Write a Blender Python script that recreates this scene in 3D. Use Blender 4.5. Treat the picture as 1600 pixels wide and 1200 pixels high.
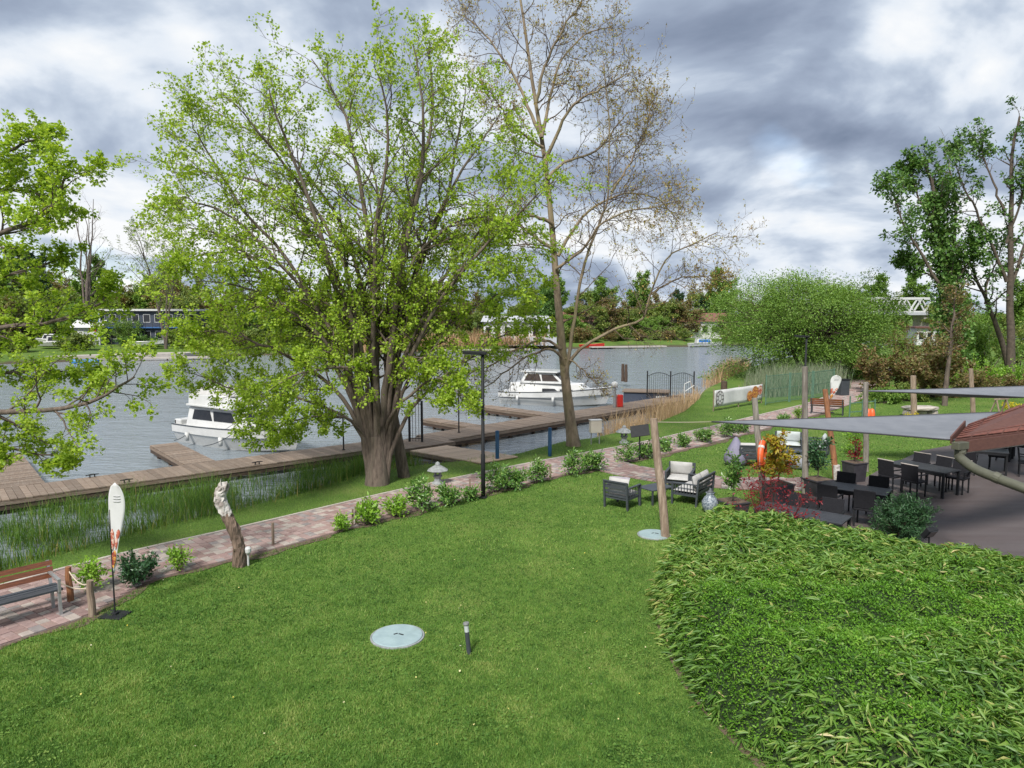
import bpy, math, random
import numpy as np
from mathutils import Matrix, Vector, Euler

for _o in list(bpy.data.objects): bpy.data.objects.remove(_o)
SC = bpy.context.scene
COL = SC.collection
R = math.radians
rnd = random.Random(7)

# ------------------------------------------------------------------ camera
CAM_H, PITCH, FPX = 5.2, R(5.66), 1110.0
cam_d = bpy.data.cameras.new('camera'); cam = bpy.data.objects.new('camera', cam_d); COL.objects.link(cam)
cam.location = (0, 0, CAM_H); cam.rotation_euler = (R(90) - PITCH, 0, 0)
cam_d.sensor_width = 36.0; cam_d.lens = 36.0 * FPX / 1600.0; cam_d.clip_end = 3000; cam_d.clip_start = .05
SC.camera = cam

# ------------------------------------------------------------------ sky and sun
SUN_EL, SUN_AZ = 48.0, 200.0          # azimuth clockwise from +Y: high, behind the camera and a little to the left
w = bpy.data.worlds.new('World'); SC.world = w; w.use_nodes = True
nt = w.node_tree; nt.nodes.clear()
def N(tree, typ, **kw):
    n = tree.nodes.new(typ)
    for k, v in kw.items():
        if k.startswith('i_'):
            key = k[2:]; n.inputs[int(key) if key.isdigit() else key.replace('_', ' ')].default_value = v
        else: setattr(n, k, v)
    return n
def ramp(tree, stops, fac=None):
    r = tree.nodes.new('ShaderNodeValToRGB'); cr = r.color_ramp
    while len(cr.elements) > 1: cr.elements.remove(cr.elements[-1])
    for i, (p, c) in enumerate(stops):
        e = cr.elements[0] if i == 0 else cr.elements.new(p)
        e.position = p; e.color = (*c, 1) if len(c) == 3 else c
    if fac is not None: tree.links.new(fac, r.inputs[0])
    return r
SKY_OFF = (24.07, -4.43, 4.36)
EXPOSURE = 1.85
def build_world():
    L = nt.links.new
    out = N(nt, 'ShaderNodeOutputWorld'); bg = N(nt, 'ShaderNodeBackground'); bg.inputs[1].default_value = .1
    sky = N(nt, 'ShaderNodeTexSky', sky_type='NISHITA', sun_disc=False, sun_elevation=R(SUN_EL), sun_rotation=R(SUN_AZ))
    tc = N(nt, 'ShaderNodeTexCoord'); sp = N(nt, 'ShaderNodeSeparateXYZ'); L(tc.outputs['Generated'], sp.inputs[0])
    def math_(op, a, b=None, c=None):
        n = N(nt, 'ShaderNodeMath', operation=op)
        for i, v in enumerate((a, b, c)):
            if v is None: continue
            if isinstance(v, (int, float)): n.inputs[i].default_value = v
            else: L(v, n.inputs[i])
        return n.outputs[0]
    za = math_('ADD', math_('ABSOLUTE', sp.outputs[2]), .33)
    cb = N(nt, 'ShaderNodeCombineXYZ'); L(math_('DIVIDE', sp.outputs[0], za), cb.inputs[0]); L(math_('DIVIDE', sp.outputs[1], za), cb.inputs[1])
    def noise(off, scale, detail, rough, dist):
        mp = N(nt, 'ShaderNodeMapping'); mp.inputs['Location'].default_value = tuple(SKY_OFF[i] + off[i] for i in range(3)); mp.label = repr(off); L(cb.outputs[0], mp.inputs[0])
        n = N(nt, 'ShaderNodeTexNoise', i_Scale=scale, i_Detail=detail, i_Roughness=rough, i_Distortion=dist); L(mp.outputs[0], n.inputs['Vector']); return n.outputs[0]
    big = noise((0, 0, 0), .55, 4.0, .5, .2)                       # broad dark and bright fields
    a_ = noise((0, 0, 0), 1.9, 9.0, .50, .3); b_ = noise((-.06, .10, 0), 1.9, 9.0, .50, .3)   # puffs, lit from one side
    lit = math_('MULTIPLY', math_('SUBTRACT', a_, b_), 1.2)
    v = math_('MULTIPLY_ADD', math_('SUBTRACT', big, .5), 1.15, .50)
    v = math_('MULTIPLY_ADD', math_('SUBTRACT', a_, .5), .85, v)
    v = math_('ADD', v, lit)
    K = 10.0 / 2 ** EXPOSURE
    rp = ramp(nt, [(.27, (.97, .985, 1.0)), (.40, (.80, .86, .94)), (.50, (.57, .65, .77)), (.61, (.40, .475, .605)), (.76, (.285, .345, .465)), (.98, (.17, .22, .32))], v)
    sc = N(nt, 'ShaderNodeVectorMath', operation='SCALE'); sc.inputs['Scale'].default_value = K; L(rp.outputs[0], sc.inputs[0])
    gp_ = ramp(nt, [(.60, (0, 0, 0)), (.72, (.5, .5, .5))], noise((31, -12, 4), .9, 5.0, .5, 0))
    mx = N(nt, 'ShaderNodeMix', data_type='RGBA'); L(gp_.outputs[0], mx.inputs[0]); L(sc.outputs[0], mx.inputs[6]); L(sky.outputs[0], mx.inputs[7])
    L(mx.outputs[2], bg.inputs[0]); L(bg.outputs[0], out.inputs[0])
build_world()
sun_d = bpy.data.lights.new('sun', 'SUN'); sun_d.energy = 1.5; sun_d.angle = R(12); sun_d.color = (1, .965, .91)
sun = bpy.data.objects.new('sun', sun_d); COL.objects.link(sun)
_sd = Vector((math.sin(R(SUN_AZ)) * math.cos(R(SUN_EL)), math.cos(R(SUN_AZ)) * math.cos(R(SUN_EL)), math.sin(R(SUN_EL))))
sun.rotation_euler = _sd.to_track_quat('Z', 'Y').to_euler(); sun.location = _sd * 60
vs = SC.view_settings; vs.view_transform = 'Standard'; vs.look = 'None'; vs.gamma = 1; vs.exposure = EXPOSURE; vs.use_curve_mapping = False
try: SC.cycles.max_bounces = 8; SC.cycles.transparent_max_bounces = 8
except Exception: pass

# ------------------------------------------------------------------ helpers
def _ray(px, py):
    u = (px - 800) / FPX; v = (600 - py) / FPX
    return u, math.cos(PITCH) + v * math.sin(PITCH), -math.sin(PITCH) + v * math.cos(PITCH)
def G(px, py, z=0.0):                       # photograph pixel -> point of the plane at height z
    u, dy, dz = _ray(px, py); t = (z - CAM_H) / dz
    return Vector((u * t, dy * t, z))
def Z(px, py, Y):                           # photograph pixel -> point at depth Y
    u, dy, dz = _ray(px, py); t = Y / dy
    return Vector((u * t, Y, CAM_H + dz * t))

class MB:
    def __init__(s): s.v = []; s.f = []; s.m = []
    def add(s, vs_, fs_, m=0):
        b = len(s.v); s.v += [tuple(p) for p in vs_]; s.f += [tuple(b + i for i in f) for f in fs_]; s.m += [m] * len(fs_); return s
    def box(s, c, d, rz=0, rx=0, ry=0, m=0, top=1.0):
        M = Matrix.Translation(c) @ Euler((rx, ry, rz)).to_matrix().to_4x4()
        hx, hy, hz = d[0] / 2, d[1] / 2, d[2] / 2
        P = [(sx * hx * (top if sz > 0 else 1), sy * hy * (top if sz > 0 else 1), sz * hz) for sz in (-1, 1) for sx, sy in ((-1, -1), (1, -1), (1, 1), (-1, 1))]
        return s.add([M @ Vector(p) for p in P], [(3, 2, 1, 0), (4, 5, 6, 7), (0, 1, 5, 4), (1, 2, 6, 5), (2, 3, 7, 6), (3, 0, 4, 7)], m)
    def bar(s, a, b, wd, ht, m=0):           # a rectangular bar from a to b
        a = Vector(a); b = Vector(b); d = (b - a); L = d.length
        q = d.to_track_quat('X', 'Z').to_matrix().to_4x4(); M = Matrix.Translation((a + b) / 2) @ q
        P = [(sx * L / 2, sy * wd / 2, sz * ht / 2) for sz in (-1, 1) for sx, sy in ((-1, -1), (1, -1), (1, 1), (-1, 1))]
        return s.add([M @ Vector(p) for p in P], [(3, 2, 1, 0), (4, 5, 6, 7), (0, 1, 5, 4), (1, 2, 6, 5), (2, 3, 7, 6), (3, 0, 4, 7)], m)
    def tube(s, pts, r, n=8, m=0):
        pts = [Vector(p) for p in pts]; k = len(pts); rs = r if hasattr(r, '__len__') else [r] * k
        b = len(s.v)
        ref = None
        for i, p in enumerate(pts):
            t = (pts[min(i + 1, k - 1)] - pts[max(i - 1, 0)]).normalized()
            if ref is None: ref = t.orthogonal().normalized()
            ref = (ref - t * ref.dot(t)).normalized(); o = t.cross(ref)
            for j in range(n):
                a = 2 * math.pi * j / n; s.v.append(tuple(p + (ref * math.cos(a) + o * math.sin(a)) * rs[i]))
        for i in range(k - 1):
            for j in range(n):
                s.f.append((b + i * n + j, b + i * n + (j + 1) % n, b + (i + 1) * n + (j + 1) % n, b + (i + 1) * n + j)); s.m.append(m)
        s.f.append(tuple(b + j for j in reversed(range(n)))); s.f.append(tuple(b + (k - 1) * n + j for j in range(n))); s.m += [m, m]
        return s
    def lathe(s, prof, n=16, c=(0, 0, 0), m=0):
        b = len(s.v); k = len(prof)
        for r, z in prof:
            for j in range(n):
                a = 2 * math.pi * j / n; s.v.append((c[0] + r * math.cos(a), c[1] + r * math.sin(a), c[2] + z))
        for i in range(k - 1):
            for j in range(n):
                s.f.append((b + i * n + j, b + i * n + (j + 1) % n, b + (i + 1) * n + (j + 1) % n, b + (i + 1) * n + j)); s.m.append(m)
        s.f.append(tuple(b + j for j in reversed(range(n)))); s.f.append(tuple(b + (k - 1) * n + j for j in range(n))); s.m += [m, m]
        return s
    def slab(s, poly, z0, z1, m=0):          # vertical prism over an xy polygon
        n = len(poly); vs_ = [(p[0], p[1], z0) for p in poly] + [(p[0], p[1], z1) for p in poly]
        fs_ = [tuple(reversed(range(n))), tuple(range(n, 2 * n))] + [(i, (i + 1) % n, n + (i + 1) % n, n + i) for i in range(n)]
        return s.add(vs_, fs_, m)
    def grid(s, rows, m=0):                  # rows of points -> quads
        b = len(s.v); k = len(rows[0])
        for r in rows: s.v += [tuple(p) for p in r]
        for i in range(len(rows) - 1):
            for j in range(k - 1):
                s.f.append((b + i * k + j, b + i * k + j + 1, b + (i + 1) * k + j + 1, b + (i + 1) * k + j)); s.m.append(m)
        return s
    def mesh(s, name, mats, smooth=False):
        me = bpy.data.meshes.new(name); me.from_pydata(s.v, [], s.f)
        for mm in (mats if isinstance(mats, (list, tuple)) else [mats]): me.materials.append(mm)
        me.polygons.foreach_set('material_index', s.m)
        if smooth: me.polygons.foreach_set('use_smooth', [True] * len(s.f))
        me.update(); return me
    def build(s, name, mats, parent=None, loc=None, smooth=False, bevel=0, auto=None):
        o = bpy.data.objects.new(name, s.mesh(name, mats, smooth)); COL.objects.link(o)
        if parent: o.parent = parent
        if loc is not None: o.location = loc
        if bevel:
            b = o.modifiers.new('bevel', 'BEVEL'); b.width = bevel; b.segments = 2; b.limit_method = 'ANGLE'; b.angle_limit = R(35)
        return o
def tag(o, label=None, cat=None, group=None, kind=None):
    if label: o['label'] = label
    if cat: o['category'] = cat
    if group: o['group'] = group
    if kind: o['kind'] = kind
    return o
def thing(name, label, cat, loc=(0, 0, 0), rz=0, group=None):
    o = bpy.data.objects.new(name, None); COL.objects.link(o); o.location = loc; o.rotation_euler = (0, 0, rz); o.empty_display_size = .2
    return tag(o, label, cat, group)
def inst(name, me, parent=None, loc=(0, 0, 0), rot=(0, 0, 0), scl=(1, 1, 1)):
    o = bpy.data.objects.new(name, me); COL.objects.link(o); o.parent = parent; o.location = loc; o.rotation_euler = rot; o.scale = scl
    return o
def copy_tree(o, loc=None, rz=None, label=None, group=None, parent=None, scl=None):
    c = o.copy(); COL.objects.link(c); c.parent = parent
    if loc is not None: c.location = loc
    if rz is not None: c.rotation_euler = (0, 0, rz)
    if scl is not None: c.scale = (scl, scl, scl) if not hasattr(scl, '__len__') else scl
    if label: c['label'] = label
    if group: c['group'] = group
    for ch in list(o.children): copy_tree(ch, parent=c)
    return c

# ------------------------------------------------------------------ materials
def mat(name, c1, c2=None, rough=.6, scale=6.0, bump=0.0, bscale=None, metal=0.0, spec=.4, stretch=None, rand=0.0, detail=5.0, coat=0.0, lo=.35, hi=.65, dirt=None):
    m = bpy.data.materials.new(name); m.use_nodes = True; t = m.node_tree; L = t.links.new
    b = t.nodes['Principled BSDF']; b.inputs['Roughness'].default_value = rough; b.inputs['Metallic'].default_value = metal
    b.inputs['Specular IOR Level'].default_value = spec; b.inputs['Coat Weight'].default_value = coat
    c2 = c2 or tuple(x * .72 for x in c1)
    tc = N(t, 'ShaderNodeTexCoord'); mp = N(t, 'ShaderNodeMapping'); L(tc.outputs['Object'], mp.inputs[0])
    if stretch: mp.inputs['Scale'].default_value = stretch
    oi = N(t, 'ShaderNodeObjectInfo')
    av = N(t, 'ShaderNodeVectorMath', operation='SCALE'); L(oi.outputs['Location'], av.inputs[0]); av.inputs['Scale'].default_value = 1.7
    ad = N(t, 'ShaderNodeVectorMath', operation='ADD'); L(mp.outputs[0], ad.inputs[0]); L(av.outputs[0], ad.inputs[1])
    nz = N(t, 'ShaderNodeTexNoise', i_Scale=scale, i_Detail=detail, i_Roughness=.6); L(ad.outputs[0], nz.inputs['Vector'])
    rp = ramp(t, [(lo, c1), (hi, c2)], nz.outputs[0]); col = rp.outputs[0]
    if dirt:
        n2 = N(t, 'ShaderNodeTexNoise', i_Scale=scale * .23, i_Detail=8.0, i_Roughness=.7); L(ad.outputs[0], n2.inputs['Vector'])
        dr = ramp(t, [(.48, (0, 0, 0)), (.68, (1, 1, 1))], n2.outputs[0]); mx = N(t, 'ShaderNodeMix', data_type='RGBA')
        L(dr.outputs[0], mx.inputs[0]); L(col, mx.inputs[6]); mx.inputs[7].default_value = (*dirt, 1); col = mx.outputs[2]
    if rand:
        hs = N(t, 'ShaderNodeHueSaturation'); mr = N(t, 'ShaderNodeMapRange'); L(oi.outputs['Random'], mr.inputs[0])
        mr.inputs[3].default_value = 1 - rand; mr.inputs[4].default_value = 1 + rand; L(mr.outputs[0], hs.inputs['Value']); L(col, hs.inputs['Color']); col = hs.outputs[0]
    L(col, b.inputs['Base Color'])
    if bump:
        nb = N(t, 'ShaderNodeTexNoise', i_Scale=bscale or scale * 3, i_Detail=6.0); L(ad.outputs[0], nb.inputs['Vector'])
        bp = N(t, 'ShaderNodeBump', i_Strength=min(1.0, bump), i_Distance=.02); L(nb.outputs[0], bp.inputs['Height']); L(bp.outputs[0], b.inputs['Normal'])
    return m
def leafmat(name, stops, trans=.35, rough=.45, spec=.3):
    m = bpy.data.materials.new(name); m.use_nodes = True; t = m.node_tree; L = t.links.new
    b = t.nodes['Principled BSDF']; b.inputs['Roughness'].default_value = rough; b.inputs['Specular IOR Level'].default_value = spec
    at = N(t, 'ShaderNodeAttribute', attribute_name='var'); k = len(stops) - 1
    rp = ramp(t, [(i / k, c) for i, c in enumerate(stops)], at.outputs['Fac']); L(rp.outputs[0], b.inputs['Base Color'])
    tr = N(t, 'ShaderNodeBsdfTranslucent'); mul = N(t, 'ShaderNodeMix', data_type='RGBA', blend_type='MULTIPLY'); mul.inputs[0].default_value = 1
    L(rp.outputs[0], mul.inputs[6]); mul.inputs[7].default_value = (1.4, 1.3, .7, 1); L(mul.outputs[2], tr.inputs[0])
    ms = N(t, 'ShaderNodeMixShader'); ms.inputs[0].default_value = trans; out = t.nodes['Material Output']
    L(b.outputs[0], ms.inputs[1]); L(tr.outputs[0], ms.inputs[2]); L(ms.outputs[0], out.inputs[0])
    return m

M = {}
M['wood_grey'] = mat('weathered plank', (.235, .175, .13), (.14, .10, .072), .8, 9, .4, 40, stretch=(1, 9, 9), rand=.22, dirt=(.26, .215, .175))
M['wood_pale'] = mat('new plank', (.56, .41, .30), (.44, .32, .23), .75, 8, .3, 30, stretch=(1, 9, 9), rand=.12)
M['wood_dark'] = mat('wet pier timber', (.095, .062, .042), (.045, .03, .022), .75, 5, .4, 20, stretch=(1, 5, 5), rand=.15)
M['wood_post'] = mat('peeled pole', (.34, .265, .20), (.17, .12, .085), .8, 4, .5, 14, stretch=(6, 6, .7), rand=.12, dirt=(.16, .11, .08))
M['pole_grey'] = mat('grey weathered pole', (.30, .275, .24), (.17, .15, .125), .85, 4, .5, 14, stretch=(6, 6, .7), dirt=(.13, .11, .09))
M['wood_red'] = mat('stained pole', (.30, .13, .055), (.16, .07, .035), .7, 4, .5, 14, stretch=(6, 6, .7))
M['bench_wood'] = mat('varnished slat', (.23, .075, .03), (.12, .04, .02), .4, 6, .2, 20, stretch=(1, 9, 9), coat=.3)
M['bark'] = mat('bark', (.17, .13, .105), (.075, .056, .045), .9, 5, 1, 16, stretch=(3, 3, .6), dirt=(.13, .11, .085))
M['bark_dark'] = mat('dark twig bark', (.11, .085, .065), (.06, .047, .036), .9, 6)
M['bark_plane'] = mat('plane bark', (.28, .215, .15), (.13, .098, .065), .85, 3.2, .6, 9, stretch=(2, 2, .7), dirt=(.23, .20, .10))
M['twig_plane'] = mat('plane twig bark', (.13, .09, .062), (.07, .05, .036), .9, 5)
M['bark_far'] = mat('far bark', (.15, .12, .10), (.09, .07, .06), .9, 3)
M['dead_bark'] = mat('peeling dead bark', (.22, .155, .115), (.10, .07, .052), .9, 5, 1, 14, stretch=(4, 4, .7))
M['dead_white'] = mat('bleached dead wood', (.50, .47, .44), (.26, .22, .20), .85, 7, .8, 18, lo=.45, hi=.62)
M['white'] = mat('white gelcoat', (.56, .56, .55), (.50, .50, .49), .25, 2, coat=.4, dirt=(.45, .45, .43))
M['white_matt'] = mat('white paint', (.56, .56, .55), (.49, .49, .475), .6, 3)
M['hull_grey'] = mat('hull underside', (.50, .50, .48), (.40, .40, .38), .35, 2, dirt=(.32, .33, .28))
M['glass_dark'] = mat('dark glass', (.012, .013, .015), (.02, .02, .022), .06, 3, spec=.6)
M['glass_brown'] = mat('tinted canopy', (.055, .04, .032), (.03, .022, .02), .2, 3)
M['black'] = mat('black metal', (.014, .015, .017), (.02, .021, .023), .6, 8, rand=.1, spec=.2)
M['charcoal'] = mat('charcoal aluminium', (.055, .062, .072), (.042, .048, .056), .5, 8)
M['wicker'] = mat('black woven', (.013, .013, .016), (.024, .024, .028), .7, 60, .6, 90, spec=.15)
M['table_top'] = mat('slate table top', (.045, .047, .052), (.03, .032, .036), .4, 3, spec=.3)
M['cushion'] = mat('light grey cushion', (.44, .43, .415), (.37, .36, .345), .9, 5, .25, 60)
M['cushion_white'] = mat('pale cushion', (.48, .52, .51), (.42, .45, .45), .9, 4, .2, 60)
M['blanket'] = mat('grey violet throw', (.34, .31, .34), (.24, .21, .24), .95, 7, .5, 30)
M['beanbag'] = mat('violet grey bag', (.20, .19, .26), (.15, .14, .20), .7, 3)
M['pouf'] = mat('grey pouf', (.27, .28, .31), (.20, .21, .24), .85, 4)
M['orange'] = mat('orange lifebuoy', (.75, .13, .035), (.62, .10, .03), .45, 3)
M['red'] = mat('red paint', (.55, .03, .02), (.42, .025, .02), .4, 3)
M['blue'] = mat('blue post paint', (.02, .09, .19), (.015, .065, .14), .5, 4)
M['stone'] = mat('lantern stone', (.30, .315, .32), (.19, .20, .20), .9, 9, .6, 30)
M['rock'] = mat('pale rock', (.48, .43, .38), (.29, .25, .22), .9, 3, .8, 8)
M['cover'] = mat('painted lid', (.30, .39, .40), (.25, .33, .345), .6, 5, .2, 30, dirt=(.22, .28, .27))
M['soil'] = mat('soil', (.15, .105, .075), (.085, .058, .04), .95, 9, .9, 30)
M['terrace'] = mat('brown terrace', (.105, .084, .081), (.082, .065, .062), .5, 2.2, .12, 60, stretch=(.35, 2.5, 1), dirt=(.115, .098, .095))
M['path_base'] = mat('jointing sand', (.19, .15, .13), (.13, .10, .085), .95, 14)
M['kerb'] = mat('kerb stone', (.44, .39, .35), (.33, .29, .26), .9, 8, .3, 40, rand=.1)
M['sail'] = mat('grey sail cloth', (.18, .19, .21), (.15, .16, .18), .8, 2.5, .1, 80)
M['sail_edge'] = mat('dark sail hem', (.035, .035, .04), (.05, .05, .055), .8, 5)
M['roof_tile'] = mat('brown roof tile', (.17, .06, .042), (.11, .042, .032), .75, 6, .4, 30, rand=.14)
M['roof_board'] = mat('brown fascia', (.12, .055, .042), (.09, .04, .032), .6, 4, stretch=(.5, 6, 6))
M['pipe'] = mat('olive rainwater pipe', (.105, .105, .075), (.08, .08, .058), .4, 4)
M['pot'] = mat('dark planter', (.045, .042, .05), (.03, .028, .034), .6, 6)
M['pot_grey'] = mat('grey planter', (.10, .105, .12), (.075, .08, .09), .6, 6)
M['rope'] = mat('rope', (.55, .47, .36), (.42, .35, .26), .95, 40)
M['grey_metal'] = mat('grey metal', (.38, .38, .38), (.30, .30, .30), .4, 5, metal=.5)
M['banner'] = mat('white banner cloth', (.56, .56, .55), (.50, .50, .49), .8, 3)
M['print_red'] = mat('red brown print', (.40, .10, .06), (.60, .42, .34), .8, 9, lo=.48, hi=.56)
M['print_dark'] = mat('dark print', (.05, .05, .05), (.30, .28, .27), .8, 14, lo=.45, hi=.55)
M['print_food'] = mat('food print', (.60, .30, .06), (.22, .035, .03), .8, 16, lo=.45, hi=.55)
M['print_grey'] = mat('pale grey print', (.44, .44, .44), (.48, .48, .48), .8, 9)
M['paver_red'] = mat('red paver', (.26, .175, .16), (.20, .13, .12), .9, 7, .4, 40, rand=.16, dirt=(.27, .19, .16))
M['paver_pink'] = mat('rose paver', (.33, .235, .215), (.26, .18, .165), .9, 7, .4, 40, rand=.14)
M['paver_sand'] = mat('sand paver', (.38, .325, .29), (.30, .255, .225), .9, 7, .4, 40, rand=.12)
M['paver_grey'] = mat('grey paver', (.25, .22, .21), (.19, .165, .16), .9, 7, .4, 40, rand=.14)
M['house_blue'] = mat('blue cladding', (.05, .15, .36), (.04, .12, .30), .6, 3, stretch=(1, 1, 6))
M['house_navy'] = mat('dark navy wall', (.035, .045, .07), (.05, .06, .085), .6, 3)
M['house_cream'] = mat('cream wall', (.62, .56, .47), (.54, .48, .40), .85, 2)
M['house_pink'] = mat('pinkish wall', (.45, .32, .28), (.38, .27, .24), .85, 2)
M['house_grey'] = mat('grey wall', (.42, .43, .45), (.35, .36, .38), .85, 2)
M['roof_red'] = mat('red far roof', (.19, .085, .065), (.145, .065, .05), .85, 3)
M['brick_far'] = mat('brown timber wall', (.14, .065, .04), (.10, .048, .03), .85, 3)
M['concrete'] = mat('pale concrete', (.42, .38, .34), (.34, .31, .28), .9, 2)
M['barrel'] = mat('blue barrel', (.02, .19, .50), (.015, .15, .40), .4, 3)

# ------------------------------------------------------------------ terrain
WATER_Z, DECK_Z = -.62, -.18
SHORE = [(-30, -14), (-16, 4), (-12.5, 9.5), (-10.9, 13.2), (-9.6, 15.6), (-8.2, 17.6), (-6.6, 19.5), (-5.6, 21.3), (-4.8, 23.3), (-3, 24.2), (-1.6, 24.9), (.3, 26.2), (2.2, 28.7), (3.6, 29.6),
         (5.2, 31.5), (7.5, 34.5), (9.5, 38), (11.5, 43), (14, 50), (19, 60), (26, 74), (40, 95), (75, 128), (140, 168), (300, 230), (900, 420)]
FAR = [(-900, -60), (-200, 40), (-120, 62), (-62, 80), (-48, 93), (-10, 111), (22, 123), (37, 131), (70, 152), (120, 182), (300, 262), (900, 460)]
def in_poly(x, y, poly):
    r = np.zeros(x.shape, bool); n = len(poly)
    for i in range(n):
        x1, y1 = poly[i]; x2, y2 = poly[(i + 1) % n]
        if y1 == y2: continue
        c = ((y1 > y) != (y2 > y)) & (x < (x2 - x1) * (y - y1) / (y2 - y1) + x1); r ^= c
    return r
def dist_line(x, y, line):
    d = np.full(x.shape, 1e9)
    for (x1, y1), (x2, y2) in zip(line[:-1], line[1:]):
        vx, vy = x2 - x1, y2 - y1; t = np.clip(((x - x1) * vx + (y - y1) * vy) / (vx * vx + vy * vy), 0, 1)
        d = np.minimum(d, np.hypot(x - x1 - t * vx, y - y1 - t * vy))
    return d
def vnoise(x, y, seed=0):
    T_ = np.random.default_rng(900 + seed).uniform(0, 1, (64, 64)); xi = np.floor(x).astype(int); yi = np.floor(y).astype(int); fx = x - xi; fy = y - yi; fx = fx * fx * (3 - 2 * fx); fy = fy * fy * (3 - 2 * fy)
    g = lambda a, b: T_[(xi + a) % 64, (yi + b) % 64]
    return (g(0, 0) * (1 - fx) + g(1, 0) * fx) * (1 - fy) + (g(0, 1) * (1 - fx) + g(1, 1) * fx) * fy
def lumps(x, y): return np.clip(.5 + (vnoise(x * .9, y * .9, 1) * .5 + vnoise(x * 2.1 + 7, y * 2.1, 2) * .3 + vnoise(x * 4.7, y * 4.7 + 3, 3) * .2 - .5) * 1.5, 0, 1)
NEAR_POLY = SHORE + [(900, -300), (-30, -300)]
FAR_POLY = FAR + [(900, 1500), (-900, 1500)]
def ground_h(x, y):
    n = in_poly(x, y, NEAR_POLY); f = in_poly(x, y, FAR_POLY)
    dn = dist_line(x, y, SHORE); df = dist_line(x, y, FAR)
    s = lambda e, d: (lambda t: t * t * (3 - 2 * t))(np.clip(d / e, 0, 1))
    h = -1.5 * s(1.5, np.minimum(dn, df))
    h = np.where(n, 0.0, h)
    h = np.where(f, .1 + 1.1 * s(30, df) + .02 * np.clip(df - 30, 0, 200), h)
    return h
def mesh_np(name, V, F, mats, var=None, smooth=False, parent=None, loc=None):
    me = bpy.data.meshes.new(name); nv, nf, k = len(V), len(F), F.shape[1]
    me.vertices.add(nv); me.vertices.foreach_set('co', np.ascontiguousarray(V, np.float32).ravel())
    me.loops.add(nf * k); me.loops.foreach_set('vertex_index', np.ascontiguousarray(F, np.int32).ravel())
    me.polygons.add(nf); me.polygons.foreach_set('loop_start', np.arange(0, nf * k, k, dtype=np.int32)); me.polygons.foreach_set('loop_total', np.full(nf, k, np.int32))
    for mm in (mats if isinstance(mats, (list, tuple)) else [mats]): me.materials.append(mm)
    if smooth: me.polygons.foreach_set('use_smooth', np.ones(nf, bool))
    if var is not None:
        a = me.attributes.new('var', 'FLOAT', 'POINT'); a.data.foreach_set('value', np.ascontiguousarray(var, np.float32))
    me.update(calc_edges=True); me.validate()
    o = bpy.data.objects.new(name, me); COL.objects.link(o)
    if parent: o.parent = parent
    if loc is not None: o.location = loc
    return o
def axis(a, b, step, lo, hi, g=1.12):
    v = list(np.arange(a, b, step)); s = step
    while v[-1] < hi: s *= g; v.append(v[-1] + s)
    s = step
    while v[0] > lo: s *= g; v.insert(0, v[0] - s)
    return np.array(v)
def ground_material():
    m = bpy.data.materials.new('meadow ground'); m.use_nodes = True; t = m.node_tree; L = t.links.new; b = t.nodes['Principled BSDF']; b.inputs['Roughness'].default_value = .95; b.inputs['Specular IOR Level'].default_value = .15
    tc = N(t, 'ShaderNodeTexCoord')
    n1 = N(t, 'ShaderNodeTexNoise', i_Scale=.55, i_Detail=6.0, i_Roughness=.6); n2 = N(t, 'ShaderNodeTexNoise', i_Scale=22.0, i_Detail=5.0)
    L(tc.outputs['Object'], n1.inputs['Vector']); L(tc.outputs['Object'], n2.inputs['Vector'])
    r1 = ramp(t, [(.32, (.075, .13, .03)), (.5, (.10, .17, .035)), (.68, (.15, .20, .055))], n1.outputs[0])
    r2 = ramp(t, [(.3, (.55, .55, .5)), (.7, (1.25, 1.25, 1.1))], n2.outputs[0])
    mx = N(t, 'ShaderNodeMix', data_type='RGBA', blend_type='MULTIPLY'); mx.inputs[0].default_value = 1; L(r1.outputs[0], mx.inputs[6]); L(r2.outputs[0], mx.inputs[7])
    sp = N(t, 'ShaderNodeSeparateXYZ'); L(tc.outputs['Object'], sp.inputs[0]); n3 = N(t, 'ShaderNodeTexNoise', i_Scale=1.5, i_Detail=5.0); L(tc.outputs['Object'], n3.inputs['Vector'])
    ma = N(t, 'ShaderNodeMath', operation='MULTIPLY_ADD', i_1=.4, i_2=-.2); L(n3.outputs[0], ma.inputs[0]); sm = N(t, 'ShaderNodeMath', operation='ADD'); L(ma.outputs[0], sm.inputs[0]); L(sp.outputs[2], sm.inputs[1])
    mud = N(t, 'ShaderNodeMapRange'); mud.inputs[1].default_value = -.18; mud.inputs[2].default_value = -.5; L(sm.outputs[0], mud.inputs[0])
    m2 = N(t, 'ShaderNodeMix', data_type='RGBA'); L(mud.outputs[0], m2.inputs[0]); L(mx.outputs[2], m2.inputs[6]); m2.inputs[7].default_value = (.075, .062, .04, 1); L(m2.outputs[2], b.inputs['Base Color'])
    bp = N(t, 'ShaderNodeBump', i_Strength=.8, i_Distance=.03); L(n2.outputs[0], bp.inputs['Height']); L(bp.outputs[0], b.inputs['Normal'])
    return m
M['ground'] = ground_material()
_ax = axis(-19, 17, .32, -900, 900, 1.14); _ay = axis(5, 50, .32, -120, 1400, 1.1)
_X, _Y = np.meshgrid(_ax, _ay); _H = ground_h(_X, _Y)
_nx, _ny = len(_ax), len(_ay); _i = np.arange(_nx * _ny).reshape(_ny, _nx)
_F = np.stack([_i[:-1, :-1], _i[:-1, 1:], _i[1:, 1:], _i[1:, :-1]], -1).reshape(-1, 4)
tag(mesh_np('ground', np.stack([_X, _Y, _H], -1).reshape(-1, 3), _F, M['ground'], smooth=True), kind='structure')

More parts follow.
